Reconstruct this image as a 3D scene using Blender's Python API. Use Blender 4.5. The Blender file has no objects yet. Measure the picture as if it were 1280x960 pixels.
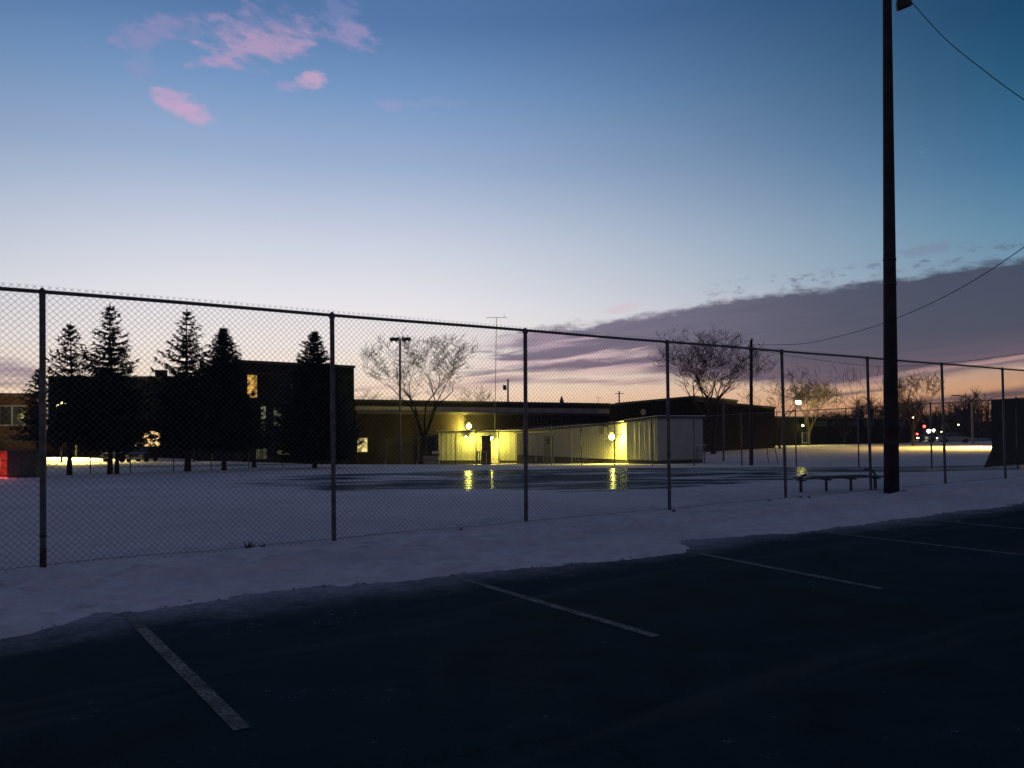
import bpy, math, random
import numpy as np
from mathutils import Vector, noise
R = math.radians
scene = bpy.context.scene
C = scene.collection
random.seed(7)

# ------------------------------------------------------------------ camera
F, PITCH, ROLL, SY, H = 999.0, .0222, -.0105, 38.5, 1.468
fwd = Vector((0, math.cos(PITCH), math.sin(PITCH)))
rt0 = Vector((1, 0, 0)); up0 = rt0.cross(fwd)
rt = math.cos(ROLL)*rt0 + math.sin(ROLL)*up0
up = -math.sin(ROLL)*rt0 + math.cos(ROLL)*up0
cam_d = bpy.data.cameras.new('camera'); cam = bpy.data.objects.new('camera', cam_d); C.objects.link(cam)
cam_d.sensor_width = 36; cam_d.lens = 36*F/1280; cam_d.shift_y = SY/1280
cam_d.clip_start = .05; cam_d.clip_end = 3000
from mathutils import Matrix
cam.matrix_world = Matrix(((rt.x, up.x, -fwd.x, 0), (rt.y, up.y, -fwd.y, 0), (rt.z, up.z, -fwd.z, H), (0, 0, 0, 1)))
scene.camera = cam

def ray(px, py):
    return (fwd + rt*((px-640)/F) - up*((py-480-SY)/F))
def P(px, py, Y):                      # a measured bearing at a distance north of the camera
    d = ray(px, py); return Vector((d.x/d.y*Y, Y, H + d.z/d.y*Y))
def base_at(px, py, zg=0.):
    d = ray(px, py); t = (zg-H)/d.z; return Vector((d.x*t, d.y*t, zg))
def angs(px, py):
    d = ray(px, py).normalized()
    return math.degrees(math.atan2(d.x, d.y)), math.degrees(math.asin(d.z))
def lin(c):
    c = c/255; return c/12.92 if c <= .04045 else ((c+.055)/1.055)**2.4
def L(r, g, b): return (lin(r), lin(g), lin(b), 1)

scene.view_settings.view_transform = 'Standard'; scene.view_settings.look = 'None'
scene.view_settings.exposure = 0; scene.view_settings.gamma = 1
scene.cycles.use_denoising = True
scene.cycles.max_bounces = 5; scene.cycles.diffuse_bounces = 2; scene.cycles.glossy_bounces = 2
scene.cycles.transparent_max_bounces = 8; scene.cycles.volume_bounces = 0
scene.cycles.sample_clamp_indirect = 3
scene.cycles.caustics_reflective = False; scene.cycles.caustics_refractive = False

# ------------------------------------------------------------------ node expressions
class X:
    nt = None
    def __init__(s, v): s.v = v
    @staticmethod
    def m(op, *a, clamp=False):
        n = X.nt.nodes.new('ShaderNodeMath'); n.operation = op; n.use_clamp = clamp
        for i, q in enumerate(a):
            q = q.v if isinstance(q, X) else q
            if isinstance(q, (int, float)): n.inputs[i].default_value = q
            else: X.nt.links.new(q, n.inputs[i])
        return X(n.outputs[0])
    def __add__(s, o): return X.m('ADD', s, o)
    __radd__ = __add__
    def __sub__(s, o): return X.m('SUBTRACT', s, o)
    def __rsub__(s, o): return X.m('SUBTRACT', o, s)
    def __mul__(s, o): return X.m('MULTIPLY', s, o)
    __rmul__ = __mul__
    def __truediv__(s, o): return X.m('DIVIDE', s, o)
def ss(x, a, b, lo=0., hi=1.):         # smooth step from lo at a to hi at b
    n = X.nt.nodes.new('ShaderNodeMapRange'); n.interpolation_type = 'SMOOTHSTEP'
    X.nt.links.new(x.v, n.inputs[0])
    if a > b: a, b, lo, hi = b, a, hi, lo
    for i, q in zip((1, 2, 3, 4), (a, b, lo, hi)): n.inputs[i].default_value = q
    return X(n.outputs[0])
def vec(x, y, z=0.):
    n = X.nt.nodes.new('ShaderNodeCombineXYZ')
    for i, q in enumerate((x, y, z)):
        if isinstance(q, X): X.nt.links.new(q.v, n.inputs[i])
        else: n.inputs[i].default_value = q
    return n.outputs[0]
def noi(v, scale=1., detail=4., rough=.55, dist=0.):
    n = X.nt.nodes.new('ShaderNodeTexNoise'); X.nt.links.new(v, n.inputs['Vector'])
    n.inputs['Scale'].default_value = scale; n.inputs['Detail'].default_value = detail
    n.inputs['Roughness'].default_value = rough; n.inputs['Distortion'].default_value = dist
    return X(n.outputs[0])
def mix(f, a, b):
    n = X.nt.nodes.new('ShaderNodeMix'); n.data_type = 'RGBA'
    if isinstance(f, X): X.nt.links.new(f.v, n.inputs[0])
    else: n.inputs[0].default_value = f
    for i, q in ((6, a), (7, b)):
        if isinstance(q, tuple): n.inputs[i].default_value = q
        else: X.nt.links.new(q, n.inputs[i])
    return n.outputs[2]
def ramp(f, stops):
    n = X.nt.nodes.new('ShaderNodeValToRGB'); X.nt.links.new(f.v, n.inputs[0])
    el = n.color_ramp.elements
    stops = sorted(stops, key=lambda s: s[0])
    el[0].position, el[0].color = stops[0][0], stops[0][1]
    el[1].position, el[1].color = stops[-1][0], stops[-1][1]
    for p, c in stops[1:-1]:
        e = el.new(p); e.color = c
    return n.outputs[0]

# ------------------------------------------------------------------ dusk sky
world = bpy.data.worlds.new('World'); scene.world = world; world.use_nodes = True
wt = world.node_tree; wt.nodes.clear(); X.nt = wt
geo = wt.nodes.new('ShaderNodeTexCoord'); sep = wt.nodes.new('ShaderNodeSeparateXYZ')
wt.links.new(geo.outputs['Generated'], sep.inputs[0])
dx, dy, dz = (X(sep.outputs[i]) for i in range(3))
el = X.m('ARCSINE', X.m('MINIMUM', X.m('MAXIMUM', dz, -1.), 1.))*57.2958
az = X.m('ARCTAN2', dx, dy)*57.2958
def EL(px, py): return (angs(px, py)[1]+2)/92
fe = (el+2.)/92.
def stops(px, rows, tail):
    return [(EL(px, y), L(*c)) for y, c in rows] + [((e+2)/92, L(*c)) for e, c in tail]
rampA = ramp(fe, stops(320, [(520, (238, 196, 165)), (495, (250, 222, 196)), (465, (246, 228, 214)), (430, (243, 232, 228)), (380, (230, 227, 232)),
    (300, (202, 208, 223)), (200, (155, 175, 207)), (100, (115, 149, 193)), (10, (84, 119, 168))], [(42, (52, 84, 132)), (60, (40, 60, 94)), (90, (33, 46, 68))]))
rampB = ramp(fe, stops(1240, [(530, (150, 95, 72)), (505, (212, 148, 104)), (480, (216, 162, 124)), (450, (185, 160, 152)), (400, (150, 160, 175)), (330, (98, 138, 165)),
    (280, (76, 128, 158)), (200, (42, 103, 143)), (100, (10, 79, 114)), (10, (0, 62, 97))], [(42, (4, 46, 78)), (60, (20, 42, 68)), (90, (33, 46, 68))]))
rampD = ramp(fe, [(0, L(50, 50, 64)), (.05, L(98, 88, 104)), (.14, L(124, 105, 120)), (.28, L(98, 92, 118)), (.5, L(52, 62, 86)), (1, L(33, 46, 68))])
fa = ss(X.m('ABSOLUTE', az+15.), 3., 56., 0., 1.)
sky = mix(fa, rampA, rampB)
# a little more east-side falloff, then the dark eastern half behind the camera
fb = ss(X.m('ABSOLUTE', az+4.), 36., 95.)
sky = mix(fb, sky, rampD)
# physical twilight sky, blended in faintly
nish = wt.nodes.new('ShaderNodeTexSky'); nish.sky_type = 'NISHITA'; nish.sun_disc = False
nish.sun_elevation = R(-3); nish.sun_rotation = R(-17)
sc_ = wt.nodes.new('ShaderNodeVectorMath'); sc_.operation = 'SCALE'; sc_.inputs[3].default_value = .05
wt.links.new(nish.outputs[0], sc_.inputs[0])
ad = wt.nodes.new('ShaderNodeVectorMath'); ad.operation = 'ADD'
wt.links.new(sky, ad.inputs[0]); wt.links.new(sc_.outputs[0], ad.inputs[1]); sky = ad.outputs[0]

def line(pts):                          # elevation of a cloud edge as a function of azimuth (piecewise linear)
    A = [angs(*p) for p in pts]
    x = None
    n = wt.nodes.new('ShaderNodeFloatCurve'); c = n.mapping.curves[0]
    n.mapping.use_clip = False
    f = (az+40.)/90.
    wt.links.new(f.v, n.inputs['Value'])
    q = [((a+40)/90, e/40) for a, e in A]
    c.points[0].location = q[0]; c.points[1].location = q[-1]
    for p in q[1:-1]: c.points.new(*p)
    for p in c.points: p.handle_type = 'VECTOR'
    n.mapping.update()
    return X(n.outputs[0])*40.
n1 = noi(vec(az*.16, el*.55), 1.6, 7, .62)
n2 = noi(vec(az*.5+el*.2, el*1.1, 3.), 1.1, 6, .6)
tilt = el - az*.10
nst = noi(vec(az*.10+5., tilt*.95, 7.), 1.7, 6, .6, .6)
nst2 = noi(vec(az*.13+15., tilt*1.9, 2.), 1.6, 5, .62, .4)
nstk = noi(vec((az*.9-el*.5)*.9, (el+az*.25)*2.2, 4.), .9, 3, .5)
nfine = noi(vec(az*.7, el*1.6, 9.), 1.5, 6, .6)

# great purple bank rising to the right
top = line([(0, 520), (520, 470), (600, 425), (660, 411), (700, 404), (780, 395), (850, 386), (900, 374), (980, 362), (1060, 353), (1130, 342), (1200, 328), (1290, 318), (1500, 280), (1900, 300)])
bot = line([(0, 520), (520, 500), (600, 490), (690, 470), (800, 470), (900, 480), (980, 486), (1040, 489), (1100, 486), (1180, 474), (1280, 462), (1500, 440), (1900, 450)])
up_m = ss(top - el + (n1-.5)*1.9 + (nfine-.5)*.8, -.15, .55)
lo_m = ss(el - bot + (nst-.5)*1.0, -.1, .7)
lft = ss(az, angs(560, 400)[0], angs(760, 400)[0])
holes = ss(nst + lft*.42 - ss(az, angs(820, 400)[0], angs(930, 400)[0])*-.3, .50, .74)
bank = up_m*lo_m*holes
shade = ss(az, angs(620, 0)[0], angs(1180, 0)[0])
bcol = mix(shade, L(120, 110, 134), L(68, 72, 90))
bcol = mix(ss(az, angs(1200, 0)[0], angs(1700, 0)[0]), bcol, L(40, 46, 62))
low = ss(el - bot, 0., 3.2)
bcol = mix((1.-low)*.35, bcol, L(150, 112, 128))
bcol = mix(ss(nst2, .35, .75)*.28, bcol, L(58, 62, 92))
sky = mix(bank*.93, sky, bcol)
# lit rims along the top edge
rim = ss(X.m('ABSOLUTE', top-el+.12), .75, .0)*ss(n2, .5, .72)*ss(az, angs(700, 400)[0], angs(860, 400)[0])
sky = mix(rim*.6, sky, mix(ss(az, angs(900, 0)[0], angs(1150, 0)[0]), L(205, 190, 205), L(120, 135, 160)))
rag = ss(X.m('ABSOLUTE', top-el+.55), .8, .0)*ss(nfine, .5, .68)*ss(az, angs(840, 400)[0], angs(960, 400)[0])
sky = mix(rag*.65, sky, L(92, 92, 122))

def strip(pts, half, col, op, warp=.5, thr=(.0, 1.)):
    global sky
    c = line(pts)
    A0, A1 = angs(*pts[0])[0], angs(*pts[-1])[0]
    d = X.m('ABSOLUTE', el - c + (nst-.5)*warp*2)
    m = ss(d, half, half*.15)*ss(az, A0, A0+(A1-A0)*.2)*ss(az, A1, A1-(A1-A0)*.15)
    sky = mix(m*op*ss(nst2, .28, .62, .35, 1.), sky, L(*col))
# cream streaks through the bank and dark streaks over the orange
strip([(590, 458), (680, 452), (760, 444), (830, 438)], .42, (236, 206, 206), .85, .7)
strip([(640, 440), (700, 428), (760, 420)], .4, (226, 194, 206), .55, .8)
strip([(700, 466), (760, 460), (840, 452)], .22, (232, 196, 196), .7, .5)
strip([(540, 472), (640, 470), (760, 464), (830, 458)], .3, (240, 206, 196), .7, .5)
strip([(590, 430), (660, 425), (720, 418)], .7, (216, 186, 202), .4)
strip([(560, 480), (640, 474), (760, 478), (860, 474)], .3, (150, 118, 138), .6)
strip([(950, 490), (1040, 486), (1140, 466), (1290, 444), (1500, 420)], .26, (196, 158, 150), .75, .25)
strip([(970, 500), (1040, 494), (1110, 486), (1160, 478)], .22, (86, 76, 96), .8, .2)
strip([(1080, 520), (1150, 506), (1220, 498), (1300, 488), (1500, 470)], .62, (66, 66, 86), .85, .3)
strip([(440, 487), (540, 480), (640, 486)], .3, (214, 172, 170), .5)
# small bank low on the left
strip([(-120, 470), (-20, 462), (20, 464), (62, 472)], .95, (146, 126, 146), .8, .6)
strip([(-120, 480), (-20, 478), (50, 484)], .35, (120, 104, 128), .6, .4)

def puff(px, py, hw, hh, rot, col, op, k=1.6):
    global sky
    a0, e0 = angs(px, py); rx = hw/F*57.3; ry = hh/F*57.3
    cu, su = math.cos(R(rot)), math.sin(R(rot))
    u = (az-a0)*(cu/rx)+(el-e0)*(su/rx); v = (el-e0)*(cu/ry)-(az-a0)*(su/ry)
    d = u*u+v*v
    m = ss(d + (n2-.5)*k*1.3 + (nstk-.5)*k*1.3, 1.1, -.15)
    sky = mix(m*op, sky, L(*col))
puff(325, 46, 78, 32, 10, (178, 152, 190), .5, 1.8)
puff(322, 58, 68, 20, 12, (196, 160, 190), .42, 1.7)
puff(265, 74, 34, 9, 14, (188, 154, 194), .5, 1.6)
puff(190, 40, 64, 15, 22, (150, 142, 186), .55, 1.9)
puff(440, 44, 34, 16, -8, (164, 148, 190), .6, 1.9)
puff(425, 18, 26, 30, -30, (140, 144, 190), .35, 2.)
puff(226, 133, 40, 17, -16, (200, 166, 200), .85, 1.4)
puff(212, 118, 16, 12, -30, (170, 158, 196), .5, 1.6)
puff(390, 101, 20, 11, 10, (202, 166, 196), .75, 1.5)
puff(362, 109, 26, 7, 6, (164, 154, 194), .6, 1.6)
puff(178, 84, 16, 20, 60, (140, 148, 192), .5, 2.0)
puff(492, 131, 30, 9, 4, (154, 158, 200), .45, 1.8)
puff(550, 128, 36, 8, 2, (146, 156, 200), .25, 1.8)
puff(780, 384, 30, 7, 8, (214, 188, 198), .45, 1.6)
puff(1155, 313, 30, 8, 3, (120, 120, 150), .4, 1.6)
# the evening star
sd = ray(1152, 190).normalized()
dot = dx*sd.x + dy*sd.y + dz*sd.z
sky = mix(ss(dot, math.cos(.0006), math.cos(.0002))*.6, sky, L(190, 215, 235))
# the sheet of sky below the horizon stays dark
bg = wt.nodes.new('ShaderNodeBackground'); wt.links.new(sky, bg.inputs[0]); bg.inputs[1].default_value = 1.0
wo = wt.nodes.new('ShaderNodeOutputWorld'); wt.links.new(bg.outputs[0], wo.inputs[0])
world.cycles.sampling_method = 'MANUAL'; world.cycles.sample_map_resolution = 512

# ------------------------------------------------------------------ materials
def mat(name, col, rough=.7, spec=.3, metal=0., emit=None, es=0., bump=None, var=None):
    m = bpy.data.materials.new(name); m.use_nodes = True; nt = m.node_tree; X.nt = nt
    b = nt.nodes['Principled BSDF']
    b.inputs['Roughness'].default_value = rough; b.inputs['Metallic'].default_value = metal
    b.inputs['Specular IOR Level'].default_value = spec
    tc = nt.nodes.new('ShaderNodeTexCoord').outputs['Object']
    c = (*col, 1)
    if var:
        sc, amt = var
        n = noi(tc, sc, 5)
        nt.links.new(mix(ss(n, .3, .7), tuple(x*(1-amt) for x in col)+(1,), tuple(min(1, x*(1+amt)) for x in col)+(1,)), b.inputs['Base Color'])
    else: b.inputs['Base Color'].default_value = c
    if bump:
        sc, st, di = bump
        bn = nt.nodes.new('ShaderNodeBump'); bn.inputs['Strength'].default_value = st; bn.inputs['Distance'].default_value = di
        nt.links.new(noi(tc, sc, 5).v, bn.inputs['Height']); nt.links.new(bn.outputs[0], b.inputs['Normal'])
    if emit:
        b.inputs['Emission Color'].default_value = (*emit, 1); b.inputs['Emission Strength'].default_value = es
    return m

M = {}
M['galv'] = mat('galvanised_steel', (.16, .165, .17), .55, .4, .4, var=(14, .3))
M['galv_post'] = mat('weathered_post_steel', (.13, .135, .125), .6, .4, .3, var=(9, .35))
M['dark_metal'] = mat('dark_painted_metal', (.025, .027, .03), .5, .4, var=(8, .3))
M['rust'] = mat('rusty_steel', (.06, .032, .024), .85, .2, var=(30, .5))
M['pole'] = mat('weathered_pole', (.034, .033, .035), .85, .2, bump=(18, .5, .02), var=(3, .3))
M['wood'] = mat('old_wood', (.09, .065, .05), .85, .2, var=(5, .3))
M['bark'] = mat('bark', (.05, .038, .03), .9, .1, bump=(12, .6, .03), var=(6, .3))
M['bark_grey'] = mat('grey_bark', (.03, .025, .024), .9, .1, var=(6, .3))
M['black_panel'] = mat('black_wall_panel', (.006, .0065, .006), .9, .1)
M['bark_lit'] = mat('lamplit_twig_bark', (.10, .09, .075), .9, .1)  # lighter copy of the bark; street lamp glow is put into its colour
M['needles'] = mat('spruce_needles', (.022, .04, .026), .7, .2, var=(3, .4))
M['needles2'] = mat('dull_needles', (.03, .045, .03), .7, .2, var=(3, .4))
M['paint'] = None
M['brick'] = mat('dark_brick', (.05, .027, .021), .85, .2, bump=(8, .3, .01), var=(2.5, .2))
M['panel_dark'] = mat('dark_wall_panel', (.015, .018, .018), .95, .03, var=(.6, .2))
M['panel_green'] = mat('dull_wall_panel', (.028, .025, .020), .95, .02, var=(.6, .2))
M['fascia'] = mat('pale_fascia', (.3, .28, .26), .7, .3, var=(.8, .2))
M['roof'] = mat('roof_edge', (.05, .05, .052), .8, .3, var=(1, .2))
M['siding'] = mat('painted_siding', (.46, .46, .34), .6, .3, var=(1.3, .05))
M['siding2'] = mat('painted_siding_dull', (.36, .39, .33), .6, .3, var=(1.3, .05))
M['skirt'] = mat('skirting', (.05, .05, .05), .9, .1)
M['white'] = mat('white_frame_paint', (.6, .6, .6), .5, .4)
M['glass'] = mat('dark_glass', (.02, .025, .03), .08, .6)
M['door'] = mat('grey_door_paint', (.09, .10, .09), .6, .3)
M['snow_cap'] = mat('settled_snow', (.62, .65, .7), .8, .2, bump=(9, .4, .03))
M['cable'] = mat('cable_sheath', (.012, .012, .015), .95, .05)
M['cabinet'] = mat('green_cabinet_paint', (.035, .06, .05), .6, .3, var=(4, .2))
M['car'] = mat('dark_car_paint', (.015, .016, .02), .3, .5)
M['carl'] = mat('silver_car_paint', (.25, .26, .28), .35, .5)
M['tyre'] = mat('rubber', (.02, .02, .02), .9, .1)
M['tarp'] = mat('dark_mesh_tarp', (.012, .02, .022), .9, .1, bump=(3, .5, .05))
M['weed'] = mat('dead_weed', (.035, .03, .022), .9, .1)
M['plastic'] = mat('grey_plastic', (.2, .2, .2), .5, .4)
SOD = (1., .79, .11)
M['lamp'] = mat('sodium_lens', (1, .9, .5), emit=(1., .88, .26), es=70)
M['lamp2'] = mat('sodium_lens_dim', (1, .9, .5), emit=(1., .88, .26), es=30)
M['white_lamp'] = mat('white_lens', (1, 1, 1), emit=(1, .85, .62), es=14)
M['head'] = mat('headlight_glow', (1, 1, 1), emit=(1, .92, .70), es=30)
M['red'] = mat('red_lens', (1, .1, .1), emit=(1, .05, .035), es=14)
M['redpanel'] = mat('red_lit_panel', (.06, .006, .006), emit=(1, .05, .03), es=.38)
M['yelpanel'] = mat('yellow_lit_panel', (.6, .5, .2), emit=(1, .6, .18), es=.8)

def litwin(name, col, s, scale=1.2):
    m = bpy.data.materials.new(name); m.use_nodes = True; nt = m.node_tree; X.nt = nt
    b = nt.nodes['Principled BSDF']; b.inputs['Base Color'].default_value = (.05, .05, .05, 1); b.inputs['Roughness'].default_value = .2
    tc = nt.nodes.new('ShaderNodeTexCoord').outputs['Object']
    n = noi(tc, scale, 3)
    b.inputs['Emission Color'].default_value = (*col, 1)
    nt.links.new((ss(n, .38, .68, .25, 1.6)*s).v, b.inputs['Emission Strength'])
    return m
M['win_amber'] = litwin('amber_lit_window', (1, .55, .10), .7)
M['win_warm'] = litwin('warm_lit_window', (1, .62, .26), 2.2)
M['win_yel'] = litwin('yellow_lit_window', (.95, .75, .28), 1.)
M['win_dim'] = litwin('dim_lit_window', (.62, .62, .36), .2)
M['win_green'] = litwin('greenish_lit_glass', (.5, .6, .38), .10)

# snow, asphalt, wet court
def snow_mat(name, col, bs):
    m = bpy.data.materials.new(name); m.use_nodes = True; nt = m.node_tree; X.nt = nt
    b = nt.nodes['Principled BSDF']; b.inputs['Roughness'].default_value = .85; b.inputs['Specular IOR Level'].default_value = .15
    tc = nt.nodes.new('ShaderNodeTexCoord').outputs['Object']
    a = noi(tc, .35, 5); c = noi(tc, 5, 6, .65); d = noi(tc, 28, 4, .7); g = noi(tc, 1.3, 5, .6)
    k = ss(a*.5+c*.5, .38, .62)
    cc = mix(k, tuple(x*.80 for x in col)+(1,), col+(1,))
    cc = mix(ss(d*.6+c*.4, .60, .70)*.4, cc, (.20, .20, .215, 1))
    nt.links.new(cc, b.inputs['Base Color'])
    bn = nt.nodes.new('ShaderNodeBump'); bn.inputs['Strength'].default_value = bs; bn.inputs['Distance'].default_value = .06
    nt.links.new((c*.7+d*.25+g*1.2).v, bn.inputs['Height']); nt.links.new(bn.outputs[0], b.inputs['Normal'])
    return m
M['snow'] = snow_mat('trodden_snow', (.77, .765, .785), 1.0)

fx0, fy0, TH = -5.05, 8.64, .9512
D = Vector((math.sin(TH), math.cos(TH), 0)); Nn = Vector((math.cos(TH), -math.sin(TH), 0))
F0 = Vector((fx0, fy0, 0))
def fuv(u, v, z=0.): return Vector((F0.x+D.x*u+Nn.x*v, F0.y+D.y*u+Nn.y*v, z))

def asphalt_mat():
    m = bpy.data.materials.new('worn_asphalt'); m.use_nodes = True; nt = m.node_tree; X.nt = nt
    b = nt.nodes['Principled BSDF']; b.inputs['Specular IOR Level'].default_value = .04
    t = nt.nodes.new('ShaderNodeTexCoord').outputs['Object']
    s = nt.nodes.new('ShaderNodeSeparateXYZ'); nt.links.new(t, s.inputs[0]); v = X(s.outputs[1])*-1.
    a = noi(t, .16, 6, .62); g = noi(t, 90, 3, .7); w = noi(t, 2.2, 6, .62); cr = noi(t, 14, 5, .7)
    c = mix(ss(a*.75+w*.25, .36, .62), (.0025, .010, .017, 1), (.013, .040, .056, 1))
    c = mix(ss(g, .52, .66)*.55, c, (.035, .048, .056, 1))
    vor = nt.nodes.new('ShaderNodeTexVoronoi'); vor.feature = 'DISTANCE_TO_EDGE'; vor.inputs['Scale'].default_value = .42; vor.inputs['Randomness'].default_value = 1.
    wv = nt.nodes.new('ShaderNodeVectorMath'); wv.operation = 'ADD'; nt.links.new(t, wv.inputs[0]); nt.links.new(vec(w*1.1, cr*.5+w*.4), wv.inputs[1]); nt.links.new(wv.outputs[0], vor.inputs['Vector'])
    crack = ss(X(vor.outputs['Distance']), .006, .001)*ss(a, .48, .56)
    c = mix(crack*.8, c, (.001, .002, .003, 1))
    c = mix(ss(noi(vec(X(s.outputs[0])*.25, X(s.outputs[1])*2.2, 3.), .6, 4), .56, .68)*.35, c, (.06, .072, .082, 1))
    # tyre-thin crust of snow left along the bank, and scattered crumbs
    edge = ss(v + (w-.5)*1.5 + (a-.5)*1.6, 3.5, 2.3)
    crumbs = ss(cr*.55+g*.25+a*.3, .64, .70)*ss(w, .5, .62)
    k = X.m('MAXIMUM', edge*ss(cr*.6+g*.4, .40-.0, .56)*edge*.95, crumbs*.55)
    dust = ss(v + (w-.5)*1.1 + (a-.5)*1.6, 3.9, 2.5)*ss(cr*.65+g*.35, .34, .60, .35, 1.)
    k = X.m('MAXIMUM', k, dust*.8)
    c = mix(k, c, (.55, .57, .62, 1))
    nt.links.new(c, b.inputs['Base Color'])
    nt.links.new((ss(a, .3, .7, .75, .95)).v, b.inputs['Roughness'])
    bn = nt.nodes.new('ShaderNodeBump'); bn.inputs['Strength'].default_value = .7; bn.inputs['Distance'].default_value = .006
    nt.links.new((g*.7+cr).v, bn.inputs['Height']); nt.links.new(bn.outputs[0], b.inputs['Normal'])
    return m
M['asphalt'] = asphalt_mat()
def paint_mat():
    m = bpy.data.materials.new('worn_white_line_paint'); m.use_nodes = True; nt = m.node_tree; X.nt = nt
    b = nt.nodes['Principled BSDF']; b.inputs['Roughness'].default_value = .8; b.inputs['Specular IOR Level'].default_value = .2
    t = nt.nodes.new('ShaderNodeTexCoord').outputs['Object']
    k = ss(noi(t, 42, 6, .85), .44, .54); k2 = ss(noi(t, 5, 5, .7), .36, .62, .25, 1.)
    nt.links.new(mix(k*k2, (.012, .022, .03, 1), (.27, .28, .27, 1)), b.inputs['Base Color'])
    return m
M['paint'] = paint_mat()
def court_mat():
    m = bpy.data.materials.new('wet_court_with_snow'); m.use_nodes = True; nt = m.node_tree; X.nt = nt
    b = nt.nodes['Principled BSDF']
    t = nt.nodes.new('ShaderNodeTexCoord').outputs['Object']
    s = nt.nodes.new('ShaderNodeSeparateXYZ'); nt.links.new(t, s.inputs[0]); x, y = X(s.outputs[0]), X(s.outputs[1])
    w = noi(vec(x*.45, y), .30, 6, .62, .8); w2 = noi(vec(x*.22, y*1.2, 4.), 1.3, 5, .68)
    # the thawed area: broad oval, thinning to a point on the west
    yc = 28.5+x*.13
    half = ss(x, -14., 3., 3., 14.5)
    dd = X.m('ABSOLUTE', y-yc)/half
    reg = ss(dd, 1.15, .55)*ss(x, -14., -6.)
    wet = ss(w*.48+w2*.52 + reg*.30 - .295, .45, .51)*ss(reg, .02, .2)
    c = noi(t, 5, 6, .65); a = noi(t, .35, 5)
    sn = mix(ss(a*.5+c*.5, .38, .62), (.62, .61, .63, 1), (.77, .765, .785, 1))
    nt.links.new(sn, b.inputs['Base Color']); b.inputs['Roughness'].default_value = .85; b.inputs['Specular IOR Level'].default_value = .15
    bn = nt.nodes.new('ShaderNodeBump'); bn.inputs['Distance'].default_value = .05; bn.inputs['Strength'].default_value = .4
    nt.links.new((c*.7+noi(t, 1.3, 4)*1.2).v, bn.inputs['Height']); nt.links.new(bn.outputs[0], b.inputs['Normal'])
    # meltwater on dark paving, broken by ripples and grains: mostly matt with a weak wet sheen
    df = nt.nodes.new('ShaderNodeBsdfDiffuse'); df.inputs[0].default_value = (.035, .075, .10, 1)
    gl = nt.nodes.new('ShaderNodeBsdfGlossy'); gl.inputs['Color'].default_value = (.8, .95, 1, 1); gl.inputs['Roughness'].default_value = .17
    bw = nt.nodes.new('ShaderNodeBump'); bw.inputs['Distance'].default_value = .02; bw.inputs['Strength'].default_value = .25
    nt.links.new(noi(t, 2.2, 4).v, bw.inputs['Height']); nt.links.new(bw.outputs[0], gl.inputs['Normal'])
    m1 = nt.nodes.new('ShaderNodeMixShader'); nt.links.new((ss(w2, .40, .60, .02, .065)).v, m1.inputs[0]); nt.links.new(df.outputs[0], m1.inputs[1]); nt.links.new(gl.outputs[0], m1.inputs[2])
    m2 = nt.nodes.new('ShaderNodeMixShader'); nt.links.new(wet.v, m2.inputs[0]); nt.links.new(b.outputs[0], m2.inputs[1]); nt.links.new(m1.outputs[0], m2.inputs[2])
    nt.links.new(m2.outputs[0], nt.nodes['Material Output'].inputs[0])
    return m
M['court'] = court_mat()

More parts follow.
